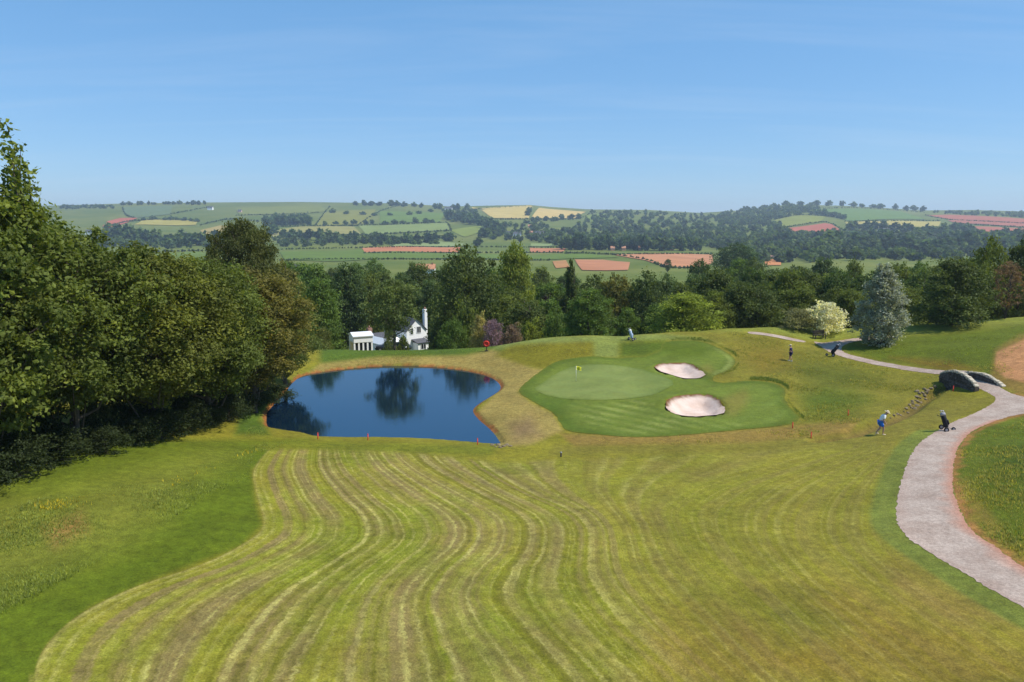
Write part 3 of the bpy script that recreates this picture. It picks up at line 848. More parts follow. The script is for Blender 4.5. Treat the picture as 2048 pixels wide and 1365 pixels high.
def make_tree(name, seed, H, Wd, shape='round', base=0.12, lobes=26, leaves=9000, leaf=0.35, lobe_r=0.2, trunk=True, droop=0.0, shoots=0, core=0.16):
    """returns (crown mesh, trunk mesh) of a tree H tall and Wd wide standing at the origin"""
    rng = np.random.default_rng(seed)
    zc0 = H * base; zc1 = H * 0.97
    L = []
    for i in range(lobes):
        z01 = (i + rng.uniform(0, 1)) / lobes
        R = envelope(shape, z01) * Wd * 0.5
        a = i * 2.39996 + rng.uniform(-0.5, 0.5)
        lr = Wd * lobe_r * rng.uniform(0.65, 1.25) * (0.55 + 0.45 * R / (Wd * 0.5))
        rr = max(R - lr * 0.85, 0) * rng.uniform(0.55, 1.05)
        L.append((rr * math.cos(a), rr * math.sin(a), zc0 + (zc1 - zc0) * z01 - (lr * 0.5 if z01 > 0.85 else 0), lr))
    L = np.array(L)
    wgt = L[:, 3] ** 2; wgt /= wgt.sum()
    C = []; Nr = []; T = []
    for i, (x, y, z, r) in enumerate(L):
        n = int(leaves * (1 - core) * wgt[i])
        ks = max(4, int(n / 26))
        sub = rand_dirs(rng, ks); sub[:, 2] = np.where(sub[:, 2] < -0.35, -sub[:, 2] * 0.6, sub[:, 2]); sub /= np.linalg.norm(sub, axis=1, keepdims=True)
        sr = rng.uniform(0.62, 1.18, ks); st = rng.uniform(0.0, 1.0, ks)
        pick = rng.integers(0, ks, n)
        d = sub[pick] + rng.normal(0, 0.22, (n, 3))
        P = d * (r * sr[pick])[:, None] * np.array([1, 1, 0.78])
        P[:, 2] -= droop * r * rng.uniform(0, 1, n) * np.hypot(P[:, 0], P[:, 1]) / r
        C.append(P + np.array([x, y, z])); Nr.append(d / np.linalg.norm(d, axis=1, keepdims=True))
        T.append(np.clip(0.32 * st[pick] + 0.38 * rng.uniform(0, 1, n) + 0.30 * rng.uniform(0, 1), 0, 1))
    # sparse inner leaves keep the crown from being hollow
    nc_ = int(leaves * core)
    z01 = rng.uniform(0.02, 0.93, nc_); a = rng.uniform(0, 2 * math.pi, nc_)
    R = envelope(shape, z01) * Wd * 0.5 * np.sqrt(rng.uniform(0, 0.66, nc_))
    C.append(np.stack([R * np.cos(a), R * np.sin(a), zc0 + (zc1 - zc0) * z01], 1)); Nr.append(rand_dirs(rng, nc_)); T.append(rng.uniform(0, 0.5, nc_))
    bm = bmesh.new()
    tr = max(0.05, H * 0.02)
    lean = rng.normal(0, 0.03 * H, 2)
    add_tube(bm, [(0, 0, -0.4), (0, 0, H * 0.08), (lean[0] * .5, lean[1] * .5, H * 0.35), (lean[0], lean[1], H * 0.75), (lean[0] * 1.1, lean[1] * 1.1, H * 0.93)], [tr * 1.35, tr, tr * 0.8, tr * 0.38, tr * 0.1], 8)
    for i in range(0, len(L), 2 if lobes > 20 else 1):
        x, y, z, r = L[i]
        z0 = max(H * 0.06, min(z - 0.55 * math.hypot(x, y) - 0.1 * H, H * 0.7)); k = z0 / (0.75 * H)
        p0 = Vector((lean[0] * k, lean[1] * k, z0)); p1 = Vector((x, y, z))
        mid = (p0 + p1) / 2 + Vector((0, 0, -0.06 * H if z < 0.5 * H else 0.04 * H))
        add_tube(bm, [p0, mid, p1], [tr * 0.42, tr * 0.26, tr * 0.07], 5, False)
    for k in range(shoots):     # upright leafy shoots above the crown
        a = rng.uniform(0, 2 * math.pi); r0 = rng.uniform(0.05, 0.34) * Wd
        p = Vector((r0 * math.cos(a), r0 * math.sin(a), H * rng.uniform(0.70, 0.85)))
        ln = H * rng.uniform(0.14, 0.32)
        q = p + Vector((rng.normal(0, .06), rng.normal(0, .06), 1)) * ln
        m_ = (p + q) / 2 + Vector((rng.normal(0, .05), rng.normal(0, .05), 0)) * ln
        add_tube(bm, [p, m_, q], [0.045, 0.03, 0.012], 5, False)
        for t in np.linspace(0.15, 1.0, 9):
            c_ = np.array(p.lerp(q, t)); nl = rng.integers(10, 24)
            off = rng.normal(0, 0.23, (nl, 3)) * (1.15 - 0.55 * t)
            C.append(c_ + off + rng.normal(0, .12, 3)); Nr.append(rand_dirs(rng, nl)); T.append(rng.uniform(0.25, 1, nl))
    C = np.concatenate(C); Nr = np.concatenate(Nr); T = np.concatenate(T)
    C[:, 2] = np.maximum(C[:, 2], 0.05 + 0.1 * rng.uniform(0, 1, len(C)))
    V, Fc, ti = leaf_quads(rng, C, Nr, leaf * rng.uniform(0.6, 1.35, len(C)), T)
    crown = fast_mesh(name + "_crown", V, Fc, [m_leaf], {'tint': ti})
    tm = bm_mesh(name + "_trunk", bm, m_bark, True)
    return crown, tm, H, Wd

def put_tree(proto, name, loc, h, w, colr, label, cat='tree', group=None, rz=0.0, parts=True, bare=None):
    crown, tm, H, Wd = proto
    root = empty(name, loc, rz)
    root.scale = (w / Wd, w / Wd, h / H)
    c = link("crown", crown, root); c.color = (*colr, 1)
    if tm: link("trunk", tm, root)
    tag(root, label, cat, group)
    return root

rngT = np.random.default_rng(11)
P_NEAR = [make_tree("near_tree_a", 1, 12, 10, 'round', 0.20, 64, 46000, 0.20, 0.122, core=0.12),
          make_tree("near_tree_b", 2, 12, 9, 'oval', 0.19, 64, 44000, 0.20, 0.125, core=0.12),
          make_tree("near_tree_c", 3, 13, 9, 'round', 0.17, 60, 38000, 0.23, 0.120, shoots=34, core=0.10)]
P_BUSH = [make_tree("bush_a", 21, 3, 4, 'bush', 0.04, 22, 5200, 0.17, 0.2), make_tree("bush_b", 22, 3, 4, 'bush', 0.04, 18, 5200, 0.15, 0.22)]
P_MID = [make_tree("mid_tree_a", 31, 14, 12, 'round', 0.10, 34, 15000, 0.36, 0.17),
         make_tree("mid_tree_b", 32, 14, 11, 'bush', 0.05, 34, 15000, 0.36, 0.16),
         make_tree("mid_tree_c", 33, 15, 10, 'oval', 0.08, 32, 14000, 0.36, 0.17),
         make_tree("mid_tree_d", 34, 14, 12, 'bush', 0.04, 26, 15000, 0.38, 0.2)]
P_HIGH = make_tree("high_tree", 35, 16, 12, 'round', 0.30, 34, 9500, 0.42, 0.17)
P_CONE = make_tree("cone_tree", 41, 14, 8, 'cone', 0.05, 44, 9500, 0.40, 0.15)
P_SPRUCE = make_tree("silver_tree", 42, 9.5, 6.4, 'egg', 0.05, 60, 19000, 0.20, 0.135, droop=0.45)
P_SPARSE = make_tree("sparse_tree", 43, 10, 6, 'oval', 0.18, 34, 4200, 0.26, 0.15, core=0.1)

G_HAW = (0.112, 0.124, 0.020); G_MID = (0.078, 0.098, 0.018); G_DARK = (0.056, 0.074, 0.018); G_LIME = (0.122, 0.145, 0.022)
G_WOOD = (0.070, 0.088, 0.016); G_OLIVE = (0.096, 0.094, 0.022); G_GREEN = (0.066, 0.102, 0.020)

def ground_at(x, y): return gz(x, y)

# the wood on the left: broad trees along the grass, seen from the side
def left_tree(proto, x, y, h, w, c, label, rz, name='broadleaf_tree'):
    return put_tree(proto, name, (x, y, ground_at(x, y)), h, w, c, label, 'tree', 'trees of the wood beside the mown slope', rz)
left_tree(P_NEAR[2], -25.0, 34.0, 14.8, 10.0, (0.078, 0.098, 0.017), 'tallest tree at the wood edge, with thin leafy shoots rising above its crown', 0.4)
left_tree(P_NEAR[0], -24.4, 40.5, 12.9, 11.2, G_WOOD, 'broad green tree in the wood next to the one with tall leafy shoots', 1.3)
left_tree(P_NEAR[1], -22.4, 45.5, 12.2, 10.8, (0.088, 0.098, 0.017), 'yellow-green rounded tree in the middle of the wood edge by the mown slope', 2.2)
left_tree(P_NEAR[0], -21.2, 51.0, 11.9, 10.4, G_WOOD, 'green tree in the wood just behind the rust-tinged one by the pond', 3.6)
left_tree(P_NEAR[1], -20.3, 57.5, 11.6, 10.2, (0.100, 0.090, 0.020), 'rust-tinged olive tree hanging over the corner of the pond', 0.9)
left_tree(P_NEAR[0], -27.2, 76.0, 15.0, 8.6, (0.055, 0.062, 0.016), 'tall dark olive tree standing up behind the wood beside the pond', 5.0)
left_tree(P_NEAR[0], -21.0, 68.0, 8.6, 7.4, (0.085, 0.105, 0.024), 'lower green tree between the rust-tinged tree and the far pond bank', 4.2)
left_tree(P_NEAR[1], -33.0, 45.0, 12.2, 10.5, G_MID, 'green tree deep in the wood behind its front row', 4.4)
left_tree(P_NEAR[0], -31.5, 57.0, 11.6, 11.0, G_MID, 'wide green tree at the back of the wood', 5.5)
left_tree(P_NEAR[1], -31.0, 33.0, 13.0, 10.5, G_MID, 'green tree in the wood cut off by the frame', 2.9)
left_tree(P_NEAR[1], -26.2, 29.2, 10.0, 8.6, G_DARK, 'dark shrubby tree at the near end of the wood', 0.2)
hedge_pts = catmull([(-23.4, 29.5), (-22.4, 33.5), (-21.4, 39.0), (-20.2, 44.5), (-19.4, 49.0), (-18.8, 53.5), (-19.2, 58.5), (-18.6, 63.0)], 4)
for i, (x, y) in enumerate(hedge_pts):
    rr = rngT.uniform(-0.4, 0.4, 2)
    x, y = x + rr[0] - (1.7 if i % 2 else 3.4), y + rr[1]
    put_tree(P_BUSH[i % 2], 'bush', (x, y, ground_at(x, y)), (rngT.uniform(1.5, 2.4) if i % 2 else rngT.uniform(3.0, 4.4)), rngT.uniform(2.6, 3.8), (0.024, 0.034, 0.010),
             'dark leafy bush of the undergrowth along the foot of the wood', 'bush', 'undergrowth bushes along the wood edge', rngT.uniform(0, 6))

# trees beyond the course: pixel column, pixel row of the top, distance ahead, pixel width
def far_tree(proto, u, vtop, y, wpx, c, label, name='broadleaf_tree', cat='tree', group=None, lift=0.0, minh=2.0):
    sx, sz = ray(u, vtop)
    x = sx * y; zt = CAM_Z + sz * y
    zb = ground_at(x, y) + lift
    h = max((zt - zb) * 1.02, minh); w = wpx / F_PX * y
    return put_tree(proto, name, (x, y, zb), h, w, c, label, cat, group, rngT.uniform(0, 6.28))

far_tree(P_MID[1], 640, 557, 100, 112, G_GREEN, 'wide round green tree left of the white cottage')
far_tree(P_HIGH, 786, 556, 88, 112, (0.082, 0.105, 0.03), 'drooping green tree rising right over the white cottage')
far_tree(P_MID[0], 932, 494, 112, 152, G_DARK, 'huge dark green tree to the right of the white chimney')
far_tree(P_MID[2], 1030, 482, 122, 92, G_LIME, 'tall yellow-green tree next to the huge dark one')
far_tree(P_CONE, 1142, 517, 122, 62, G_DARK, 'pointed dark conifer in the tree belt')
far_tree(P_MID[3], 1092, 592, 104, 50, (0.022, 0.012, 0.018), 'purple-leaved tree in the belt behind the terrace')
far_tree(P_MID[1], 1180, 578, 89, 122, G_GREEN, 'broad green bushy tree behind the terrace, beside the purple one')
far_tree(P_MID[2], 1232, 548, 112, 100, G_OLIVE, 'olive-brown tree behind the broad bushy one')
far_tree(P_MID[0], 1296, 546, 107, 112, (0.050, 0.070, 0.020), 'dark rounded tree behind the blue-and-white golf bag')
far_tree(P_MID[3], 1372, 586, 89, 150, (0.135, 0.165, 0.022), 'bright lime-green bushy tree at the foot of the dark belt')
far_tree(P_MID[1], 1010, 590, 108, 110, G_MID, 'mid green tree below the yellow-green one')
far_tree(P_MID[2], 560, 520, 118, 100, G_OLIVE, 'loose olive tree showing between the wood and the cottage garden')
far_tree(P_MID[0], 1475, 487, 420, 112, (0.04, 0.065, 0.022), 'large isolated dark tree standing in front of the far wood')
far_tree(P_MID[2], 1336, 518, 620, 17, G_DARK, 'small oval dark tree alone in the pink ploughed field')
far_tree(P_SPRUCE, 1772, 527, 80.5, 142, (0.19, 0.205, 0.165), 'silver-grey feathery conifer beside the path junction', 'silver_conifer')
far_tree(P_MID[3], 1916, 516, 86.5, 158, G_DARK, 'broad very dark evergreen tree on the far lawn', 'evergreen_tree')
far_tree(P_SPARSE, 2022, 522, 88, 66, (0.13, 0.085, 0.05), 'thin russet-brown tree at the end of the lawn')
far_tree(P_MID[0], 1985, 478, 100, 110, G_MID, 'tall green tree behind the russet-brown one')
far_tree(P_MID[2], 2055, 472, 99, 90, G_DARK, 'tall dark tree at the far end of the lawn, behind the russet one')
far_tree(P_BUSH[0], 1657, 604, 87.5, 88, (0.42, 0.41, 0.29), 'rounded bush covered in cream blossom by the far hedge', 'blossom_bush', 'bush')
far_tree(P_BUSH[1], 1600, 618, 88, 84, (0.14, 0.14, 0.06), 'lower green bush with a few cream flowers next to the cream-blossom one', 'blossom_bush', 'bush')
far_tree(P_BUSH[0], 958, 628, 90, 44, (0.22, 0.19, 0.07), 'cream and yellow flowering shrub behind the pond bank', 'flowering_shrub', 'bush')
far_tree(P_BUSH[1], 985, 640, 89, 50, (0.17, 0.11, 0.14), 'mauve lilac shrub beside the cream flowering one', 'lilac_shrub', 'bush')
far_tree(P_BUSH[0], 1024, 648, 90, 50, (0.14, 0.10, 0.075), 'pinkish brown shrub at the end of the terrace', 'flowering_shrub', 'bush')
far_tree(P_BUSH[1], 905, 640, 92, 70, G_GREEN, 'dark green shrub between the cottage and the flowering shrubs', 'garden_shrub', 'bush')
far_tree(P_BUSH[0], 935, 610, 97, 90, G_MID, 'leafy green shrub right under the huge dark tree', 'garden_shrub', 'bush')
far_tree(P_BUSH[1], 646, 655, 95, 38, (0.10, 0.11, 0.03), 'small yellowish shrub beside the white caravan', 'garden_shrub', 'bush')
far_tree(P_BUSH[0], 1060, 640, 93, 60, G_LIME, 'yellow-green shrub behind the terrace, left of the broad bushy tree', 'garden_shrub', 'bush')
far_tree(P_BUSH[0], 1110, 628, 94, 66, G_GREEN, 'green shrub under the purple-leaved tree', 'garden_shrub', 'bush')
far_tree(P_BUSH[1], 1440, 610, 95, 80, G_MID, 'green shrub between the lime-green tree and the dark hedge', 'garden_shrub', 'bush')
far_tree(P_BUSH[1], 778, 646, 124, 34, (0.085, 0.105, 0.03), 'leafy shrub hiding the roof between the two cottage wings', 'garden_shrub', 'bush')
far_tree(P_BUSH[0], 806, 672, 126, 34, G_MID, 'green shrub in front of the cottage wall', 'garden_shrub', 'bush')

def belt(us, v0, v1, y0, y1, n, wr, cols, label, group, seed, protos=P_MID):
    """n trees of a belt between two pixel columns; v0,v1: range of tree tops"""
    rng = np.random.default_rng(seed)
    for i in range(n):
        u = us[0] + (us[1] - us[0]) * (i + rng.uniform(0.1, 0.9)) / n
        k = rng.integers(0, len(protos)); vt = rng.uniform(v0, v1); yy = rng.uniform(y0, y1); ww = rng.uniform(*wr); cc = cols[rng.integers(0, len(cols))]
        shade = 'dark' if cc[1] < 0.0745 else 'deep green' if cc[1] < 0.08 else 'olive' if cc == G_OLIVE else 'fresh green' if cc == G_GREEN else 'mid green'
        lab = '%s %s %s' % (shade, ('broad round', 'dense domed', 'upright oval', 'spreading')[k], label)
        far_tree(protos[k], u, vt, yy, ww, cc, lab, group=group)
CM = [G_DARK, G_MID, G_GREEN, (0.05, 0.075, 0.022)]
belt((1400, 1860), 532, 560, 104, 118, 12, (110, 155), [G_DARK, G_MID, (0.05, 0.075, 0.02)], 'tree of the tall back row along the far lawn', 'trees of the belt along the far lawn', 51)
belt((1405, 1870), 565, 600, 96, 103, 12, (90, 130), [G_DARK, G_MID], 'tree of the low front row along the far lawn', 'trees in front of the belt along the far lawn', 52)
belt((1800, 2080), 515, 550, 102, 118, 8, (100, 140), [G_DARK, G_MID], 'tree of the row behind the dark evergreen and russet trees', 'trees behind the far lawn', 53)
belt((560, 880), 522, 560, 146, 175, 11, (95, 140), CM, 'tree of the dense row behind the cottage', 'trees behind the cottage', 54)
belt((585, 650), 560, 600, 112, 122, 3, (80, 110), [G_DARK, G_MID], 'tree between the wide round tree and the caravan', 'trees beside the caravan', 55)
belt((880, 1130), 570, 610, 114, 124, 7, (100, 140), [G_DARK, G_MID], 'tree filling the belt under the huge dark and yellow-green trees', 'trees under the huge dark tree', 56)
belt((1060, 1420), 545, 575, 116, 150, 10, (95, 140), CM + [G_OLIVE], 'tree of the belt behind the terrace', 'trees of the belt behind the terrace', 57)
belt((1040, 1420), 595, 625, 96, 104, 8, (85, 120), [G_GREEN, G_MID, G_DARK], 'low tree of the belt behind the terrace', 'low trees behind the terrace', 58)
belt((1380, 1900), 515, 540, 170, 280, 13, (60, 95), CM, 'tree of the valley wood just beyond the dark belt', 'trees of the near valley', 59)
belt((560, 1160), 520, 545, 190, 300, 14, (50, 80), CM, 'tree of the valley row beyond the cottage trees', 'trees beyond the cottage', 60)

# ------------------------------------------------------------------ distant trees on the hills opposite
def small_tree_data(seed, n, leaf):
    rng = np.random.default_rng(seed)
    L = np.array([(0, 0, 0.55, 0.40), (0.22, 0.1, 0.45, 0.27), (-0.2, 0.14, 0.5, 0.28), (0.02, -0.24, 0.42, 0.27), (0.05, 0.05, 0.78, 0.24), (-0.1, -0.1, 0.3, 0.28)])
    k = rng.integers(0, len(L), n); d = rand_dirs(rng, n)
    C = L[k, :3] + d * L[k, 3:4] * rng.uniform(0.75, 1.05, (n, 1)); C[:, 2] = np.maximum(C[:, 2], 0.04)
    return leaf_quads(rng, C, d, leaf * rng.uniform(0.7, 1.3, n), np.clip(rng.uniform(0, 0.7, n) + 0.3 * rng.uniform(), 0, 1), 0.8)
FT = [small_tree_data(70 + i, 150, 0.30) for i in range(3)]
FT_ME = [fast_mesh("distant_tree", V, F_, [m_leaf], {'tint': T_}) for V, F_, T_ in FT]
FS = [small_tree_data(80 + i, 46, 0.46) for i in range(4)]
def distant(u, v, wpx, hpx, c, label, group):
    P = cast_far([u], [v])[0]
    o = link("distant_tree", FT_ME[rngT.integers(0, 3)])
    o.location = (P[0], P[1], P[2] - 0.3); w = wpx / F_PX * P[1]; h = hpx / F_PX * P[1]
    o.scale = (w, w, h); o.rotation_euler = (0, 0, rngT.uniform(0, 6.28)); o.color = (*c, 1)
    tag(o, label, 'tree', group)
C_FAR = [(0.035, 0.060, 0.022), (0.045, 0.075, 0.024), (0.030, 0.050, 0.022), (0.055, 0.082, 0.026)]
def row(pts, n, w, h, label, group, jit=1.0):
    P = catmull(pts, 8)
    L = np.concatenate([[0], np.cumsum(np.hypot(*np.diff(P, axis=0).T))])
    for t in (np.arange(n) + rngT.uniform(0.15, 0.85, n)) / n * L[-1]:
        distant(np.interp(t, L, P[:, 0]), np.interp(t, L, P[:, 1]) + rngT.normal(0, jit * 0.5), rngT.uniform(*w), rngT.uniform(*h), C_FAR[rngT.integers(0, 4)], label, group)
row([(240,412),(330,410),(420,410)], 14, (6, 14), (5, 10), 'small tree standing against the sky on the left hilltop', 'trees on the left skyline')
row([(700,413),(780,412),(900,420),(945,419)], 14, (9, 18), (7, 13), 'dark tree of the clump on the middle skyline', 'trees on the middle skyline')
row([(280,443),(330,441),(400,445)], 9, (9, 15), (7, 10), 'hedgerow tree above the yellow field on the left hill', 'trees above the yellow field')
row([(210,476),(300,486),(360,492),(470,490)], 16, (22, 38), (20, 32), 'large bluish green tree of the row low on the left hillside', 'trees low on the left hillside')
row([(530,452),(580,450),(622,450)], 11, (18, 26), (16, 22), 'tree of the dark square copse on the left hillside', 'trees of the square copse')
row([(540,470),(600,480),(700,484),(820,488),(900,484)], 20, (18, 32), (15, 25), 'tree of the row between the pale fields and the valley floor', 'trees below the pale fields')
row([(640,452),(690,450),(720,450),(800,449),(880,447)], 12, (9, 18), (7, 12), 'hedgerow tree along the top of the pale green field', 'trees above the pale green field')
row([(655,426),(740,432),(830,430),(880,420)], 8, (8, 14), (6, 10), 'scattered hedge tree high on the middle hillside', 'trees high on the middle hillside')
row([(890,436),(920,446),(960,452),(1000,470),(960,476)], 14, (18, 30), (16, 26), 'tree of the wooded strip beside the golden fields', 'trees beside the golden fields')
row([(1064,420),(1055,434),(1062,443),(1110,442),(1160,438)], 10, (9, 16), (7, 13), 'hedge tree around the golden fields', 'trees around the golden fields')
row([(1480,424),(1560,414),(1640,412),(1720,415),(1800,420),(1860,424)], 18, (10, 18), (7, 12), 'tree on the crest of the right hill', 'trees on the right skyline')
row([(1620,428),(1660,434),(1690,440)], 7, (14, 22), (9, 13), 'tree of the hedge slanting down the right hill', 'trees slanting down the right hill')
row([(1690,462),(1760,462),(1840,470),(1900,468)], 12, (16, 28), (13, 22), 'tree below the tan field on the right hill', 'trees below the tan field')
row([(1880,470),(1920,462),(1960,476),(2040,478)], 10, (18, 30), (15, 24), 'tree beside the red ploughed fields on the right', 'trees beside the red fields')
row([(1600,505),(1720,498),(1850,505),(1960,500),(2050,496)], 20, (28, 50), (24, 38), 'large dark tree in the valley beyond the lawn', 'trees in the right valley')
row([(1560,488),(1680,482),(1800,486),(1920,484),(2040,486)], 18, (22, 38), (18, 28), 'bluish tree further up the valley on the right', 'trees further up the right valley')
row([(1120,500),(1250,501),(1400,503)], 22, (20, 30), (22, 32), 'tall tree of the straight row along the valley field', 'trees along the valley field')
row([(955,494),(960,490)], 1, (20, 22), (18, 20), 'lone dark tree at the end of the red strip field', 'lone valley tree')

# woods that read as one mass, and low field hedges
def wood_mesh(name, areas, lines, seed, col_):
    rng = np.random.default_rng(seed); VV = []; FF = []; TT = []; off = 0
    spots = []
    for poly, n, hw in areas:
        P = np.array(poly, float); c = 0
        while c < n:
            u = rng.uniform(P[:, 0].min(), P[:, 0].max(), 400); v = rng.uniform(P[:, 1].min(), P[:, 1].max(), 400)
            s_ = poly_sd(u, v, P) < 0
            for a, b in list(zip(u[s_], v[s_]))[:n - c]:
                spots.append((a, b, rng.uniform(*hw))); c += 1
    for pts, n, hw in lines:
        P = catmull(pts, 6); L = np.concatenate([[0], np.cumsum(np.hypot(*np.diff(P, axis=0).T))])
        for t in (np.arange(n) + rng.uniform(0, 1, n)) / n * L[-1]:
            spots.append((np.interp(t, L, P[:, 0]), np.interp(t, L, P[:, 1]), rng.uniform(*hw)))
    Q = cast_far([s[0] for s in spots], [s[1] for s in spots])
    for (u, v, h), q in zip(spots, Q):
        V, F_, T_ = FS[rng.integers(0, 4)]
        w = h * rng.uniform(0.9, 1.35); a = rng.uniform(0, 6.28); ca, sa = math.cos(a), math.sin(a)
        X = (V[:, 0] * ca - V[:, 1] * sa) * w + q[0]; Y = (V[:, 0] * sa + V[:, 1] * ca) * w + q[1]
        VV.append(np.stack([X, Y, V[:, 2] * h + q[2] - 0.2], 1)); FF.append(F_ + off); off += len(V)
        TT.append(np.clip(T_ * 0.6 + rng.uniform(-0.3, 0.6) , 0, 1))
    o = link(name, fast_mesh(name, np.concatenate(VV), np.concatenate(FF), [m_leaf], {'tint': np.concatenate(TT)}))
    o.color = (*col_, 1)
    return o
w_o = wood_mesh("distant_woods", [
 ([(1180,425),(1300,426),(1420,433),(1560,438),(1560,455),(1600,475),(1500,500),(1150,497),(1060,486),(1090,472),(1170,450)], 820, (8, 16)),
 ([(1440,428),(1580,412),(1640,418),(1600,432),(1545,440),(1540,452),(1440,450)], 380, (9, 15)),
 ([(1560,474),(1700,462),(1900,472),(2060,476),(2060,520),(1500,528),(1480,505)], 560, (8, 14)),
 ([(885,422),(950,420),(960,440),(900,446)], 60, (9, 15)),
 ([(1850,425),(2060,428),(2060,437),(1900,430)], 90, (8, 14)),
 ([(120,414),(240,412),(236,418),(120,420)], 60, (8, 13)),
 ([(180,478),(480,486),(480,500),(190,498)], 90, (8, 13)),
 ([(526,436),(615,432),(624,448),(530,452)], 70, (9, 14)),
 ([(960,452),(1080,446),(1110,470),(1060,486),(980,480)], 110, (8, 13)),
 ([(540,478),(700,482),(880,480),(900,490),(740,494),(560,494)], 90, (7, 12)),
], [], 91, (0.046, 0.070, 0.024))
tag(w_o, 'bluish green woods covering the hills across the valley', 'wood', kind='stuff')
h_o = wood_mesh("field_hedges", [], [
 ([(245,416),(252,432),(272,438)], 26, (3, 6)), ([(205,458),(262,444),(345,440),(400,444)], 70, (3, 6)), ([(340,430),(420,415)], 30, (3, 6)),
 ([(400,452),(460,440),(520,445)], 40, (3, 6)), ([(470,432),(560,430),(640,426)], 50, (3, 5)), ([(630,454),(650,426),(660,414)], 34, (3, 6)), ([(716,452),(760,424),(800,412)], 40, (3, 6)),
 ([(545,455),(626,454),(716,453),(895,447)], 110, (3, 6)), ([(545,477),(722,472),(905,463)], 90, (3, 6)), ([(895,447),(902,462)], 20, (3, 6)),
 ([(944,420),(1064,413)], 36, (3, 5)), ([(985,440),(1060,440),(1150,440),(1180,428)], 60, (3, 6)),
 ([(560,500),(724,497),(925,495),(1130,497)], 120, (2, 3.2)), ([(560,522),(760,520),(1100,522)], 110, (2, 3)), ([(725,508),(920,507),(1180,508),(1290,521),(1330,536),(1410,538)], 150, (2, 3.4)),
 ([(1130,508),(1230,510),(1426,509)], 90, (2, 3)), ([(1690,444),(1882,443)], 60, (3, 5)), ([(1700,458),(1872,462)], 60, (3, 5)), ([(1572,456),(1650,446),(1688,464)], 44, (3, 5)),
 ([(1850,431),(1905,441),(2060,449)], 70, (3, 5)), ([(1910,449),(2060,457)], 50, (3, 5)), ([(1545,442),(1600,431),(1652,434)], 36, (3, 6)), ([(1625,419),(1720,417),(1850,426)], 50, (3, 6)),
 ([(300,505),(420,503),(560,502)], 60, (2, 4)),
], 92, (0.040, 0.060, 0.024))
tag(h_o, 'low dark field hedges dividing the distant farmland', 'hedge', kind='stuff')

# ------------------------------------------------------------------ tall rough grass and flowers (nobody could count them)
def tufts(name, polys, seed, colr, hh=(0.04, 0.12), blades=5, clump=0.22):
    rng = np.random.default_rng(seed); PU = []
    for poly, n in polys:
        P = np.array(poly, float); got = 0
        while got < n:
            u = rng.uniform(P[:, 0].min(), P[:, 0].max(), 4000); v = rng.uniform(P[:, 1].min(), P[:, 1].max(), 4000)
            k = poly_sd(u, v, P) < 0
            w = np.stack([u[k], v[k]], 1)[:n - got]; PU.append(w); got += len(w)
    PU = np.concatenate(PU)
    Q = []
    for i in range(0, len(PU), 4000):
        q = cast(PU[i:i + 4000, 0], PU[i:i + 4000, 1], h_base, 14, 125, 0.5); Q.append(q)
    Q = np.concatenate(Q)
    pn = np.sin(Q[:, 0] * 0.55 + 2 * np.sin(Q[:, 1] * 0.23)) + np.sin(Q[:, 1] * 0.71 + 1.5 * np.sin(Q[:, 0] * 0.37)) + rng.normal(0, 0.8, len(Q))
    ok = ((pn > -0.2) | (name in ('ridge_shade_grass', 'long_grass', 'green_rough_grass'))) & (poly_sd(Q[:, 0], Q[:, 1], TRACK) > 0.2) & (poly_sd(Q[:, 0], Q[:, 1], PATH) > 0.25) & (poly_sd(Q[:, 0], Q[:, 1], APRON) > 0.1) & (poly_sd(Q[:, 0], Q[:, 1], POND) > 0.3)
    Q = Q[ok]; Q[:, 2] = h_shaped(Q[:, 0], Q[:, 1])
    n = len(Q)
    hgt = rng.uniform(*hh, n) * (0.6 + 0.8 * (0.5 + 0.5 * np.sin(Q[:, 0] * 0.8 + np.sin(Q[:, 1] * 0.6) * 2)))
    B = np.repeat(Q, blades, 0); H_ = np.repeat(hgt, blades) * rng.uniform(0.6, 1.2, n * blades)
    a = rng.uniform(0, 6.283, n * blades); d = np.stack([np.cos(a), np.sin(a), 0 * a], 1)
    B = B + d * rng.uniform(0, clump, (n * blades, 1)); B[:, 2] -= 0.02
    sd_ = np.stack([-d[:, 1], d[:, 0], d[:, 2]], 1) * (H_ * 0.16)[:, None]
    tip = B + d * (H_ * rng.uniform(0.1, 0.7, len(H_)))[:, None]; tip[:, 2] += H_
    V = np.stack([B - sd_, B + sd_, tip], 1).reshape(-1, 3)
    t = np.repeat(np.clip(np.repeat(rng.uniform(0, 0.6, n), blades) + rng.uniform(0, 0.4, n * blades), 0, 1), 3)
    o = link(name, fast_mesh(name, V, np.arange(len(V)).reshape(-1, 3), [m_leaf], {'tint': t}))
    o.color = (*colr, 1)
    return o
g1 = tufts("rough_grass", [
 ([(1390,668),(1540,664),(1640,692),(1700,724),(1890,757),(1890,785),(1760,832),(1600,876),(1590,858),(1610,835),(1580,768),(1450,758),(1485,722),(1450,690)], 9000),
 ([(1200,880),(1560,862),(1720,840),(1700,866),(1500,886),(1200,892)], 1300),
 ([(1010,715),(1035,692),(1180,690),(1180,708),(1120,722)], 900),
 ([(1915,960),(1922,905),(1945,875),(2060,838),(2060,1120),(1990,1080),(1930,1020)], 3000),
 ([(1790,718),(1900,726),(1980,700),(2048,760),(1995,750),(1940,735),(1890,738)], 1200),
], 101, (0.200, 0.180, 0.048))
tag(g1, 'olive tufted rough grass on the banks round the green', 'grass', kind='stuff')
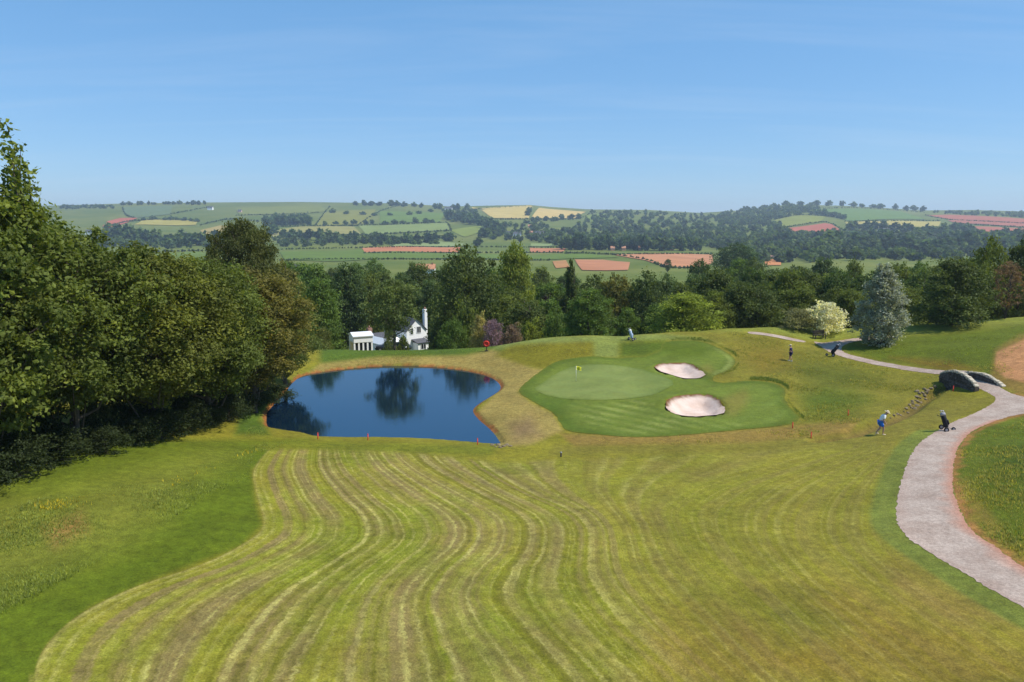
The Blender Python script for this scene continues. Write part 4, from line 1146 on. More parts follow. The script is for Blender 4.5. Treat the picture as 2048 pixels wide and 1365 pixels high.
g2 = tufts("long_grass", [
 ([(-20,1030),(110,990),(300,960),(480,905),(560,868),(600,880),(510,910),(495,960),(420,990),(330,1050),(240,1100),(-20,1240)], 9000),
 ([(590,745),(640,716),(760,705),(990,690),(985,700),(930,708),(760,722),(660,736)], 1500),
 ([(480,880),(560,790),(620,745),(600,760),(540,840),(530,870)], 700),
], 102, (0.140, 0.165, 0.036), (0.03, 0.10))
tag(g2, 'long green grass along the foot of the wood and the pond banks', 'grass', kind='stuff')
g3 = tufts("buttercups", [([(60,1010),(200,985),(380,950),(480,905),(520,900),(430,945),(270,1000),(80,1025)], 420)], 103, (0.30, 0.24, 0.02), (0.10, 0.2), 2, 0.08)
tag(g3, 'yellow buttercups along the edge of the wood', 'flowers', kind='stuff')

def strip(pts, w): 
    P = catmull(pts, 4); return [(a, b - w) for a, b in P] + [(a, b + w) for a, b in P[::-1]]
g4 = tufts("ridge_shade_grass", [
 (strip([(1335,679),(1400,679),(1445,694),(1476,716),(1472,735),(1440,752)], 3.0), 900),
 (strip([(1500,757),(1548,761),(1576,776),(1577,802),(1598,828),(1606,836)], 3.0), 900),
], 104, (0.085, 0.115, 0.026), (0.05, 0.13), 5, 0.18)  # dark tuft colour stands in for the shade on the ridge sides
tag(g4, 'grass tufts coloured dark as shade along the ridges of the apron', 'grass', kind='stuff')
g5 = tufts("green_rough_grass", [
 ([(1390,668),(1540,664),(1640,692),(1700,724),(1890,757),(1890,785),(1760,832),(1600,876),(1590,858),(1610,835),(1580,768),(1450,758),(1485,722),(1450,690)], 6500),
 ([(1700,700),(1800,690),(2048,660),(2048,690),(1990,735),(1900,730),(1760,716)], 2500),
 ([(1915,960),(1922,905),(1945,875),(2060,838),(2060,1120),(1990,1080),(1930,1020)], 2000),
], 105, (0.120, 0.145, 0.034), (0.04, 0.11))
tag(g5, 'green tufts scattered through the rough on the right slopes', 'grass', kind='stuff')

# ------------------------------------------------------------------ plain materials for built things
M_white = plain("white_render", (0.88, 0.87, 0.84), 0.8, 0.06, 1.5)
M_slate = plain("slate_roof", (0.085, 0.085, 0.095), 0.7, 0.3, 4)
M_brick = plain("brick_red", (0.30, 0.17, 0.12), 0.9, 0.25, 8)
M_tile = plain("orange_tile", (0.48, 0.23, 0.13), 0.85, 0.25, 2)
M_glass, nt, p, _ = new_mat("window_glass"); p.inputs['Base Color'].default_value = (0.02, 0.025, 0.03, 1); p.inputs['Roughness'].default_value = 0.08
nt.links.new(mixc(nt, noise(nt, objcoord(nt), 1.3), (0.012, 0.015, 0.018), (0.035, 0.04, 0.045)), p.inputs['Base Color'])
M_black = plain("black_fabric", (0.018, 0.018, 0.022), 0.7, 0.3, 20)
M_rubber = plain("rubber", (0.02, 0.02, 0.02), 0.85, 0.2, 20)
M_metal = plain("grey_metal", (0.35, 0.35, 0.37), 0.4, 0.15, 10, 0.6)
M_greyf = plain("grey_fabric", (0.32, 0.31, 0.33), 0.8, 0.15, 20)
M_redp = plain("red_paint", (0.62, 0.05, 0.03), 0.45, 0.15, 8)
M_yel = plain("yellow_flag", (0.78, 0.74, 0.06), 0.7, 0.08, 8)
M_skin = plain("skin", (0.48, 0.27, 0.19), 0.6, 0.08, 20)
M_shirt = plain("white_cotton", (0.80, 0.79, 0.77), 0.85, 0.06, 20)
M_blue = plain("blue_cotton", (0.03, 0.17, 0.68), 0.8, 0.12, 20)
M_navy = plain("navy_cotton", (0.020, 0.016, 0.075), 0.85, 0.15, 20)
M_straw = plain("straw", (0.62, 0.52, 0.36), 0.9, 0.15, 30)
M_hair = plain("hair", (0.10, 0.075, 0.05), 0.8, 0.3, 40)
M_palebl = plain("pale_blue_nylon", (0.45, 0.55, 0.72), 0.6, 0.1, 20)
M_wood = plain("dark_timber", (0.045, 0.035, 0.028), 0.8, 0.3, 6)
M_stone_d = plain("bridge_stone", (0.080, 0.062, 0.046), 0.95, 0.45, 3.5, bmp=0.8)
M_stone_m = plain("bridge_stone_brown", (0.12, 0.10, 0.085), 0.95, 0.45, 3.5, bmp=0.8)
M_stone_l = plain("pale_coping_stone", (0.50, 0.43, 0.32), 0.95, 0.25, 6, bmp=0.5)
M_rock = plain("field_stone", (0.20, 0.155, 0.095), 0.95, 0.4, 3, bmp=0.7)
M_carp = plain("charcoal_car_paint", (0.025, 0.03, 0.035), 0.25, 0.1, 3, 0.3, spec=0.6)
M_carw = plain("white_panel", (0.74, 0.75, 0.76), 0.35, 0.05, 3, spec=0.5)

def X_at(u, y, v=690): return float(ray(u, v)[0] * y)
def Z_at(v, y): return float(CAM_Z + ray(CX, v)[1] * y)

def box_part(name, c, s, mat, parent, bevel=0.0, rot=None):
    bm = bmesh.new(); add_box(bm, c, s, bevel, rot)
    return link(name, bm_mesh(name, bm, mat), parent)

def tube_part(name, pts, rads, mat, parent, seg=8, smooth=True):
    bm = bmesh.new(); add_tube(bm, pts, rads, seg)
    return link(name, bm_mesh(name, bm, mat, smooth), parent)

def gable_block(parent, x0, x1, y0, y1, z0, ze, zr, wall_mat, roof_mat, ridge='Y', over=0.25, name='wall'):
    """walls with two gables and an overhanging pitched roof; ridge along Y (gable faces the camera) or X"""
    bm = bmesh.new()
    if ridge == 'Y':
        xm = (x0 + x1) / 2
        prof = [(x0, z0), (x1, z0), (x1, ze), (xm, zr), (x0, ze)]
        f = [bm.verts.new((a, y0, b)) for a, b in prof]; k = [bm.verts.new((a, y1, b)) for a, b in prof]
    else:
        ym = (y0 + y1) / 2
        prof = [(y0, z0), (y1, z0), (y1, ze), (ym, zr), (y0, ze)]
        f = [bm.verts.new((x1, a, b)) for a, b in prof]; k = [bm.verts.new((x0, a, b)) for a, b in prof]
    bm.faces.new(f); bm.faces.new(k[::-1])
    for i in range(5): bm.faces.new((f[i], k[i], k[(i + 1) % 5], f[(i + 1) % 5]))
    bmesh.ops.recalc_face_normals(bm, faces=bm.faces)
    w = link(name, bm_mesh(name, bm, wall_mat), parent)
    bm = bmesh.new(); t = 0.14
    if ridge == 'Y':
        xm = (x0 + x1) / 2; half = (x1 - x0) / 2; sl = (zr - ze) / half
        for sgn in (-1, 1):
            a = [(xm, zr + 0.03), (xm + sgn * (half + over), ze - sl * over + 0.03)]
            pr = [a[0], a[1], (a[1][0], a[1][1] + t), (a[0][0], a[0][1] + t)]
            q = [bm.verts.new((px, y0 - over, pz)) for px, pz in pr] + [bm.verts.new((px, y1 + over, pz)) for px, pz in pr]
            bm.faces.new(q[:4]); bm.faces.new(q[4:][::-1])
            for i in range(4): bm.faces.new((q[i], q[i + 4], q[(i + 1) % 4 + 4], q[(i + 1) % 4]))
    else:
        ym = (y0 + y1) / 2; half = (y1 - y0) / 2; sl = (zr - ze) / half
        for sgn in (-1, 1):
            a = [(ym, zr + 0.03), (ym + sgn * (half + over), ze - sl * over + 0.03)]
            pr = [a[0], a[1], (a[1][0], a[1][1] + t), (a[0][0], a[0][1] + t)]
            q = [bm.verts.new((x0 - over, py, pz)) for py, pz in pr] + [bm.verts.new((x1 + over, py, pz)) for py, pz in pr]
            bm.faces.new(q[:4]); bm.faces.new(q[4:][::-1])
            for i in range(4): bm.faces.new((q[i], q[i + 4], q[(i + 1) % 4 + 4], q[(i + 1) % 4]))
    bmesh.ops.recalc_face_normals(bm, faces=bm.faces)
    r = link('roof', bm_mesh('roof', bm, roof_mat), parent)
    return w, r

def window_part(parent, x, y, z, w, h, frame_mat=None):
    """window in a wall that faces -Y at depth y"""
    fr = box_part('window', (x, y - 0.02, z), (w + 0.16, 0.10, h + 0.16), frame_mat or M_white, parent)
    box_part('pane', (x, y - 0.062, z), (w, 0.03, h), M_glass, fr)
    box_part('glazing_bar', (x, y - 0.085, z), (0.05, 0.03, h), frame_mat or M_white, fr)
    return fr

# white cottage behind the pond
HY = 134.0
hz0 = Z_at(700, HY)
x0c, x1c = X_at(810, HY), X_at(857, HY)
cot = empty("cottage", ((x0c + x1c) / 2, HY, hz0)); ox, oz = (x0c + x1c) / 2, hz0
def hx_(u): return X_at(u, HY) - ox
def hz__(v): return Z_at(v, HY) - oz
cot.rotation_euler[2] = 0.72
tag(cot, 'white cottage with steep gable and tall white chimney behind the pond', 'house')
gable_block(cot, hx_(810), hx_(856), 0, 7.5, -1.2, hz__(661), hz__(639), M_white, M_slate, 'Y', 0.22, 'gable_wall')
gable_block(cot, hx_(748), hx_(809), 3.0, 8.0, -1.2, hz__(676), hz__(669), M_white, M_slate, 'X', 0.2, 'wall')
gable_block(cot, hx_(745), hx_(764), -1.6, 3.0, -1.2, hz__(679), hz__(670), M_white, M_carw, 'Y', 0.15, 'wing_wall')
gable_block(cot, hx_(768), hx_(796), -0.6, 3.0, -1.2, hz__(680), hz__(674), M_white, M_white, 'X', 0.1, 'lean_to_wall')
ch = box_part('chimney', (2.25, 0.5, (hz__(621) - 1.2) / 2), (0.62, 0.66, hz__(621) + 1.2), M_white, cot, 0.03)
tube_part('chimney_pot', [(2.25, 0.5, hz__(621)), (2.25, 0.5, hz__(617))], [0.16, 0.13], M_brick, ch)
for u, v0, v1 in ((806, 640, 650), (762, 656, 662)):
    b = box_part('chimney', (hx_(u), 5.5, (hz__(v0) + 0.5) / 2), (0.85, 0.75, hz__(v0) - 0.5), M_brick, cot, 0.03)
    tube_part('chimney_pot', [(hx_(u), 5.5, hz__(v0)), (hx_(u), 5.5, hz__(v0) + 0.4)], [0.15, 0.12], M_brick, b)
window_part(cot, hx_(839), 0, hz__(660), 0.8, 1.1)
window_part(cot, hx_(822), 0, hz__(662), 0.6, 1.0)
window_part(cot, hx_(847), 0, hz__(690), 0.8, 1.1)
pr = box_part('porch', (hx_(836), -0.9, (hz__(684) - 1.2) / 2), (2.2, 1.7, hz__(684) + 1.2), M_white, cot)
window_part(pr, hx_(836), -1.76, hz__(691), 1.0, 0.9)
bm = bmesh.new(); add_box(bm, (hx_(837), -0.95, hz__(681)), (2.9, 2.1, 0.12), 0.02, Matrix.Rotation(math.radians(14), 3, 'X')); link('porch_roof', bm_mesh('porch_roof', bm, M_slate), pr)
box_part('door', (hx_(755), -1.63, hz__(692) - 0.3), (0.9, 0.08, 2.0), M_wood, cot)
window_part(cot, hx_(752), -1.6, hz__(677), 0.5, 0.5)

# conservatory: white framed garden room left of the cottage
con = empty("garden_room", (X_at(722, 124), 124, Z_at(703, 124)), 0.45)
tag(con, 'low white garden room with posts and dark glass left of the cottage', 'building')
cw = X_at(741, 129) - X_at(704, 129); chh = Z_at(671, 129) - Z_at(703, 129)
box_part('fascia', (0, 0, chh * 0.78), (cw, 3.2, chh * 0.34), M_white, con, 0.03)
gable_block(con, -cw / 2, cw / 2, -1.6, 1.6, chh * 0.93, chh * 0.96, chh * 1.12, M_white, M_carw, 'X', 0.15, 'roof_gable')
box_part('back_wall', (0, 1.45, chh * 0.3), (cw, 0.2, chh * 0.62 + 0.8), M_white, con)
for i in range(5):
    box_part('post', (-cw / 2 + 0.15 + i * (cw - 0.3) / 4, -1.45, chh * 0.2), (0.26, 0.2, chh * 0.82), M_white, con)
for i in range(4):
    box_part('glass_panel', (-cw / 2 + 0.15 + (i + 0.5) * (cw - 0.3) / 4, -1.35, chh * 0.28), (cw / 4 - 0.35, 0.05, chh * 0.60), M_glass, con)

def make_car(name, loc, rz, paint, label, L=4.3, Wd=1.8, H=1.5, cat='car'):
    root = empty(name, loc, rz); tag(root, label, cat)
    prof = [(-L/2, .35), (-L/2 + .05, .85), (-L*.42, .98), (-L*.22, 1.02), (-L*.06, H), (L*.28, H), (L*.43, 1.0), (L/2 - .03, .95), (L/2, .4), (L/2 - .1, .28), (-L/2 + .1, .28)]
    bm = bmesh.new()
    a = [bm.verts.new((x, -Wd/2 * (0.86 if z > 1.1 else 1), z)) for x, z in prof]; b = [bm.verts.new((x, Wd/2 * (0.86 if z > 1.1 else 1), z)) for x, z in prof]
    bm.faces.new(a); bm.faces.new(b[::-1])
    for i in range(len(prof)): bm.faces.new((a[i], b[i], b[(i + 1) % len(prof)], a[(i + 1) % len(prof)]))
    bmesh.ops.recalc_face_normals(bm, faces=bm.faces)
    bmesh.ops.bevel(bm, geom=list(bm.edges), offset=0.05, segments=2, affect='EDGES')
    link('body', bm_mesh('body', bm, paint, True), root)
    for s in (-1, 1):
        box_part('side_window', (L*.10, s * (Wd/2 * .93), 1.24), (L*.42, 0.06, 0.30), M_glass, root, 0.01)
        for x in (-L*.31, L*.31):
            bm = bmesh.new(); add_disc_wheel(bm, (x, s * (Wd/2 - 0.08), 0.33), 0.33, 0.22, 'Y', 16); w = link('wheel', bm_mesh('wheel', bm, M_rubber, False), root)
            bm = bmesh.new(); add_disc_wheel(bm, (x, s * (Wd/2 + 0.02), 0.33), 0.19, 0.05, 'Y', 12); link('rim', bm_mesh('rim', bm, M_metal), w)
        box_part('headlight', (-L/2 + 0.06, s * Wd * .34, .78), (0.1, 0.35, 0.14), M_carw, root, 0.02)
    box_part('windscreen', (-L*.135, 0, 1.27), (0.05, Wd * .74, 0.48), M_glass, root, 0.01, Matrix.Rotation(math.radians(38), 3, 'Y'))
    return root
for u, rz, lb in ((775, 0.25, 'dark car parked in front of the cottage lean-to'), (797, -0.5, 'dark car parked beside the cottage porch')):
    x = X_at(u, 127); make_car("parked_car", (x, 127, Z_at(699, 127) - 0.25), rz, M_carp, lb)

# white caravan beside the wood
yv = 116.0; xv = X_at(612, yv)
cv = empty("caravan", (xv, yv, Z_at(701, yv)), 0.12); tag(cv, 'white caravan half hidden by the wood at the pond corner', 'caravan')
bm = bmesh.new(); add_box(bm, (0, 0, 1.35), (4.6, 2.1, 1.9), 0.28); link('body', bm_mesh('body', bm, M_carw, True), cv)
for x in (-1.3, 0.1, 1.4): box_part('window', (x, -1.06, 1.62), (0.85, 0.05, 0.5), M_glass, cv, 0.02)
box_part('door', (0.75, -1.06, 1.25), (0.42, 0.04, 1.4), M_greyf, cv)
bm = bmesh.new(); add_disc_wheel(bm, (0.2, -0.95, 0.32), 0.32, 0.2, 'Y'); link('wheel', bm_mesh('wheel', bm, M_rubber), cv)
bm = bmesh.new(); add_disc_wheel(bm, (0.2, 0.95, 0.32), 0.32, 0.2, 'Y'); link('wheel', bm_mesh('wheel', bm, M_rubber), cv)
tube_part('tow_bar', [(-2.2, 0, 0.5), (-3.1, 0, 0.45)], 0.05, M_metal, cv)

# farmhouses in the valley and on the hills
def farm(u, v, wpx, hpx, wall, roof, label, y=None, deep=0.7, group=None, rz=0.0):
    if y is None:
        P = cast_far([u], [v])[0]
    else:
        x = X_at(u, y, v); P = (x, y, Z_at(v, y))
    d = P[1]; w = wpx / F_PX * d; h = hpx / F_PX * d
    r = empty("farmhouse", (P[0], P[1], P[2]), rz); tag(r, label, 'house', group)
    gable_block(r, -w/2, w/2, -w * deep / 2, w * deep / 2, -1.5, h * 0.58, h, wall, roof, 'X', 0.3)
    for k in (-0.3, 0.05, 0.33): window_part(r, w * k, -w * deep / 2, h * 0.36, w * 0.09, h * 0.2)
    box_part('chimney', (w * 0.36, 0, h * 1.02), (w * 0.08, w * 0.08, h * 0.3), M_brick, r)
    return r
M_pink = plain("pink_render", (0.62, 0.38, 0.34), 0.85, 0.1, 1)
farm(590, 548, 15, 18, M_white, M_slate, 'white house showing over the trees right of the wood', 300)
farm(852, 549, 36, 20, M_white, M_tile, 'barn with orange tiled roof beside the huge dark tree', 330, 0.5)
farm(421, 421, 10, 7, M_white, M_slate, 'white farmhouse high on the left hill')
farm(480, 426, 7, 6, M_pink, M_slate, 'small pinkish farmhouse right of the white one on the left hill')
farm(180, 470, 14, 9, M_white, M_slate, 'white farmhouse glimpsed through the branches of the tallest wood tree')
farm(369, 473, 9, 7, M_white, M_slate, 'small white house among the trees low on the left hillside')
farm(897, 423, 15, 8, M_white, M_slate, 'white farmhouse under the clump on the middle skyline')
farm(1016, 473, 10, 9, M_white, M_slate, 'first white house of the hamlet below the golden fields')
farm(1034, 474, 16, 9, M_carw, M_slate, 'wide grey-roofed house in the hamlet below the golden fields')
farm(1060, 472, 11, 9, M_pink, M_tile, 'pink house in the hamlet below the golden fields')
farm(1079, 475, 17, 11, M_white, M_slate, 'largest white house at the right end of the hamlet')
farm(1061, 456, 10, 6, M_pink, M_tile, 'red-roofed house above the hamlet')
farm(1767, 468, 20, 10, M_white, M_slate, 'white farmhouse below the tan field on the right hill')
farm(1541, 516, 18, 5, M_pink, M_brick, 'low barn with brown roof beside the orange patch of soil')
for u, lb in ((1225, 'small brick house at the left end of the tall tree row'), (1247, 'second small brick house under the tall tree row'), (1281, 'third small brick house under the tall tree row'), (1343, 'small brick house at the right end of the tall tree row')):
    farm(u, 502, 8, 9, M_tile, M_tile, lb)

# ------------------------------------------------------------------ people
def skin_mesh(verts, edges, radii, root, mat, sub=2, name='body'):
    me = bpy.data.meshes.new('tmp'); me.from_pydata(verts, edges, [])
    ob = bpy.data.objects.new('tmp', me); col.objects.link(ob)
    ob.modifiers.new('skin', 'SKIN'); ob.modifiers.new('sub', 'SUBSURF').levels = sub
    for i, d in enumerate(me.skin_vertices[0].data):
        r = radii[i]; d.radius = (r, r) if not isinstance(r, tuple) else r
        d.use_root = (i == root)
    dg = bpy.context.evaluated_depsgraph_get(); dg.update()
    out = bpy.data.meshes.new_from_object(ob.evaluated_get(dg)); out.name = name
    bpy.data.objects.remove(ob); bpy.data.meshes.remove(me)
    out.materials.clear(); out.materials.append(mat)
    for p_ in out.polygons: p_.use_smooth = True
    return out

def person(loc, rz, label, pose, top, shorts, hat_mat, hat_brim, shoe, scale=1.0, sock=None):
    """pose: joints in metres, facing +X"""
    J = pose; r = empty("person", loc, rz); r.scale = (scale,) * 3; tag(r, label, 'person')
    V = []; E = []; R = []
    def v(p_, rad, frm=None):
        V.append(tuple(p_)); R.append(rad)
        if frm is not None: E.append((frm, len(V) - 1))
        return len(V) - 1
    pel = v(J['pelvis'], 0.135); belly = v(Vector(J['pelvis']).lerp(Vector(J['chest']), 0.5), 0.13, pel); ch_ = v(J['chest'], 0.15, belly)
    nk = v(J['neck'], 0.062, ch_); hd = v(J['head'], 0.085, nk); ht = v(J['crown'], 0.075, hd)
    f = (Vector(J['face'])); v(Vector(J['head']) + f * 0.095, 0.03, hd)         # nose and mouth side of the head
    hands = []
    for s, k in ((-1, 'R'), (1, 'L')):
        sh = v(J['sh' + k], 0.068, ch_); el = v(J['el' + k], 0.046, sh); wr = v(J['wr' + k], 0.031, el)
        d = (Vector(J['wr' + k]) - Vector(J['el' + k])).normalized()
        side = d.cross(Vector((0, 1, 0))).normalized()
        pm = v(Vector(J['wr' + k]) + d * 0.075, 0.034, wr)
        for q in range(4):
            o_ = Vector((0, (q - 1.5) * 0.020, 0)); b0 = Vector(V[pm]) + d * 0.045 + o_
            a = v(b0, 0.0105, pm); v(b0 + d * (0.030 + 0.006 * (q in (1, 2))) + side * 0.018, 0.009, a)
        v(Vector(J['wr' + k]) + d * 0.06 + side * 0.045, 0.0115, pm)
        hp = v(J['hip' + k], 0.098, pel); kn = v(J['kn' + k], 0.062, hp); cf = v(Vector(J['kn' + k]).lerp(Vector(J['an' + k]), 0.35), 0.058, kn); an = v(J['an' + k], 0.038, cf)
        v(J['toe' + k], 0.036, an)
        hands.append(pm)
    link('body', skin_mesh(V, E, R, 0, M_skin), r)
    def sub(nm, keys, edges, rad, mat):
        link(nm, skin_mesh([tuple(J[k]) if isinstance(k, str) else tuple(k) for k in keys], edges, rad, 0, mat, 2, nm), r)
    P_ = {k: Vector(J[k]) for k in J}
    slR = P_['shR'].lerp(P_['elR'], 0.8); slL = P_['shL'].lerp(P_['elL'], 0.8)
    sub('shirt', [P_['pelvis'] + Vector((0, 0, 0.03)), P_['pelvis'].lerp(P_['chest'], 0.5), 'chest', P_['chest'].lerp(P_['neck'], 0.6), 'shR', slR, 'shL', slL], [(0, 1), (1, 2), (2, 3), (2, 4), (4, 5), (2, 6), (6, 7)], [0.165, 0.165, 0.185, 0.10, 0.095, 0.082, 0.095, 0.082], top)
    e1 = P_['hipR'].lerp(P_['knR'], 0.82); e2 = P_['hipL'].lerp(P_['knL'], 0.82)
    sub('shorts', [P_['pelvis'] + Vector((0, 0, 0.02)), 'hipR', e1, 'hipL', e2], [(0, 1), (1, 2), (0, 3), (3, 4)], [0.160, 0.128, 0.105, 0.128, 0.105], shorts)
    for k in 'RL':
        a = P_['an' + k]; t = P_['toe' + k]
        sub('shoe', [a + Vector((-0.03, 0, -0.03)), a.lerp(t, 0.55) + Vector((0, 0, -0.025)), t + Vector((0.03, 0, -0.008))], [(0, 1), (1, 2)], [0.056, 0.053, 0.042], shoe)
        if sock: sub('sock', [a + Vector((0, 0, 0.02)), a.lerp(P_['kn' + k], 0.35)], [(0, 1)], [0.048, 0.052], sock)
    up = (P_['crown'] - P_['head']).normalized()
    c = P_['head'].lerp(P_['crown'], 0.45)
    link('hair', skin_mesh([tuple(c - f * 0.03 - up * 0.05), tuple(c - f * 0.015)], [(0, 1)], [0.088, 0.092], 0, M_hair, 2, 'hair'), r)
    bm = bmesh.new()
    add_tube(bm, [c + up * 0.02, c + up * 0.08, c + up * 0.125, c + up * 0.14], [0.108, 0.104, 0.075, 0.02], 14)
    if hat_brim > 0.15: add_tube(bm, [c + up * 0.018 , c + up * 0.034], [hat_brim, hat_brim * 0.97], 18)
    else: add_box(bm, c + f * 0.14 + up * 0.02, (0.12, 0.15, 0.016), 0.005)
    link('hat', bm_mesh('hat', bm, hat_mat, True), r)
    return r, J

POSE_BEND = dict(pelvis=(0, 0, 0.90), chest=(0.17, 0, 1.28), neck=(0.26, 0, 1.42), head=(0.345, 0, 1.515), crown=(0.385, 0, 1.60), face=(0.80, 0, -0.6),
    shR=(0.19, -0.19, 1.34), elR=(0.13, -0.27, 1.07), wrR=(0.27, -0.19, 0.88), shL=(0.19, 0.19, 1.34), elL=(0.08, 0.27, 1.08), wrL=(0.24, 0.17, 0.90),
    hipR=(0.0, -0.10, 0.86), knR=(0.20, -0.11, 0.50), anR=(0.17, -0.11, 0.10), toeR=(0.34, -0.12, 0.05), hipL=(0.0, 0.10, 0.86), knL=(0.03, 0.11, 0.48), anL=(-0.20, 0.11, 0.12), toeL=(-0.05, 0.12, 0.05))
POSE_WALK = dict(pelvis=(0, 0, 0.92), chest=(0.04, 0, 1.32), neck=(0.06, 0, 1.47), head=(0.085, 0, 1.585), crown=(0.09, 0, 1.68), face=(0.98, 0, -0.2),
    shR=(0.05, -0.19, 1.38), elR=(-0.06, -0.26, 1.12), wrR=(0.10, -0.25, 0.92), shL=(0.05, 0.19, 1.38), elL=(-0.02, 0.26, 1.11), wrL=(0.16, 0.24, 0.95),
    hipR=(0.0, -0.10, 0.88), knR=(0.14, -0.11, 0.50), anR=(0.12, -0.11, 0.10), toeR=(0.28, -0.12, 0.05), hipL=(0.0, 0.10, 0.88), knL=(-0.02, 0.11, 0.48), anL=(-0.18, 0.11, 0.11), toeL=(-0.03, 0.12, 0.05))
def spot(u, v):
    q = cast([u], [v], h_shaped)[0]
    return Vector(q)
q = spot(1759, 870)
person(q, -0.25, 'stooping golfer in straw hat, white shirt and bright blue shorts on the slope', POSE_BEND, M_shirt, M_blue, M_straw, 0.20, M_straw)
pt = empty("golf_club", q, -0.25); tag(pt, 'golf club held by the golfer in blue shorts', 'golf club')
tube_part('shaft', [(0.27, -0.02, 0.86), (-0.08, -0.10, 0.30), (-0.26, -0.14, 0.03)], [0.010, 0.008, 0.006], M_metal, pt, 6)
tube_part('grip', [(0.33, -0.006, 0.955), (0.22, -0.032, 0.78)], [0.016, 0.013], M_rubber, pt, 6)
bm = bmesh.new(); add_box(bm, (-0.28, -0.11, 0.025), (0.03, 0.11, 0.05), 0.008); link('club_head', bm_mesh('club_head', bm, M_metal), pt)
q = spot(1581, 723)
person(q, 2.6, 'golfer in dark navy clothes and pale cap walking through the rough', POSE_WALK, M_navy, M_navy, M_straw, 0.1, M_shirt, 0.98)

# ------------------------------------------------------------------ golf trolleys
def trolley(loc, rz, bag_mat, hood_mat, label, scale=1.0, tilt=0.33):
    r = empty("golf_trolley", loc, rz); r.scale = (scale,) * 3; tag(r, label, 'golf trolley', 'golf bags standing on wheeled trolleys')
    b0 = Vector((0.12, 0, 0.26)); ax = Vector((-math.sin(tilt), 0, math.cos(tilt)))
    bag = tube_part('bag', [b0, b0 + ax * 0.06, b0 + ax * 0.55, b0 + ax * 0.86], [0.13, 0.15, 0.155, 0.165], bag_mat, r, 14)
    bm = bmesh.new(); add_box(bm, b0 + ax * 0.30 + Vector((0.15, 0, 0.05)), (0.12, 0.24, 0.36), 0.04, Matrix.Rotation(-tilt, 3, 'Y')); link('pocket', bm_mesh('pocket', bm, bag_mat, True), bag)
    tube_part('hood', [b0 + ax * 0.85, b0 + ax * 0.97, b0 + ax * 1.03], [0.172, 0.15, 0.05], hood_mat, r, 14)
    for i in range(5):
        a = i * 1.26; o_ = Vector((0.07 * math.cos(a), 0.07 * math.sin(a), 0))
        c_ = tube_part('club', [b0 + ax * 0.8 + o_, b0 + ax * (1.08 + 0.02 * i) + o_ * 1.3], 0.008, M_metal, r, 5)
        bm = bmesh.new(); add_box(bm, b0 + ax * (1.09 + 0.02 * i) + o_ * 1.35, (0.09, 0.035, 0.05), 0.01); link('club_head', bm_mesh('club_head', bm, M_metal, True), c_)
    tube_part('frame', [(0.55, 0, 0.14), (0.30, 0, 0.20), (0.05, 0, 0.24), (-0.28, 0, 0.95), (-0.48, 0, 1.02)], 0.018, M_black, r, 6)
    tube_part('handle', [(-0.46, -0.14, 1.02), (-0.50, 0, 1.03), (-0.46, 0.14, 1.02)], 0.022, M_rubber, r, 6)
    tube_part('axle', [(-0.02, -0.34, 0.16), (0.04, 0, 0.22), (-0.02, 0.34, 0.16)], 0.015, M_black, r, 6)
    for x, y_, rad in ((-0.02, -0.36, 0.16), (-0.02, 0.36, 0.16), (0.58, 0, 0.13)):
        bm = bmesh.new(); add_disc_wheel(bm, (x, y_, rad), rad, 0.06, 'Y', 16); w = link('wheel', bm_mesh('wheel', bm, M_rubber), r)
        bm = bmesh.new(); add_disc_wheel(bm, (x, y_, rad), rad * 0.55, 0.075, 'Y', 10); link('rim', bm_mesh('rim', bm, M_greyf), w)
    return r
trolley(spot(1888, 862), -0.1, M_black, M_greyf, 'black golf bag with grey hood on a trolley at the path edge')
trolley(spot(1666, 713), 2.7, M_black, M_black, 'all-black golf bag leaning on its trolley in the shade by the path junction', 1.05, 0.55)
trolley(spot(1262, 681), 0.5, M_palebl, M_shirt, 'pale blue and white golf bag on a trolley at the terrace edge', 0.98)

# dark bench on the lawn
q = spot(1639, 678); bn = empty("bench", q, 0.2); tag(bn, 'dark timber bench alone on the lawn by the cream-blossom bush', 'bench')
for i in range(4): box_part('seat_slat', (0, -0.18 + i * 0.125, 0.45), (1.45, 0.11, 0.04), M_wood, bn, 0.008)
for i in range(3): box_part('back_slat', (0, 0.30 + i * 0.02, 0.60 + i * 0.14), (1.45, 0.035, 0.11), M_wood, bn, 0.008)
for s in (-1, 1):
    box_part('leg', (s * 0.64, -0.18, 0.22), (0.08, 0.08, 0.46), M_wood, bn); box_part('leg', (s * 0.64, 0.28, 0.46), (0.08, 0.08, 0.94), M_wood, bn)
    box_part('arm_rest', (s * 0.64, 0.02, 0.68), (0.09, 0.56, 0.05), M_wood, bn, 0.01)

# life ring on its post at the pond
q = spot(973, 703); lr = empty("life_ring_stand", q, 0.0); tag(lr, 'round red life-ring holder on a dark post on the pond bank', 'life ring')
tube_part('post', [(0, 0.06, -0.3), (0, 0.06, 0.95)], 0.05, M_wood, lr)
bm = bmesh.new(); vs = bmesh.ops.create_cone(bm, cap_ends=True, segments=26, radius1=0.33, radius2=0.36, depth=0.10)['verts']
bmesh.ops.transform(bm, matrix=Matrix.Translation((0, -0.02, 0.86)) @ Matrix.Rotation(math.pi / 2, 4, 'X'), verts=vs); hld = link('holder', bm_mesh('holder', bm, M_redp), lr)
bm = bmesh.new()
ring = [(0.24 * math.cos(t), -0.10, 0.86 + 0.24 * math.sin(t)) for t in np.linspace(0, 2 * math.pi, 25)]
add_tube(bm, ring, 0.065, 8, False); link('ring', bm_mesh('ring', bm, M_redp, True), lr)
box_part('foot', (0, 0.05, 0.04), (0.36, 0.3, 0.12), M_wood, lr, 0.02)

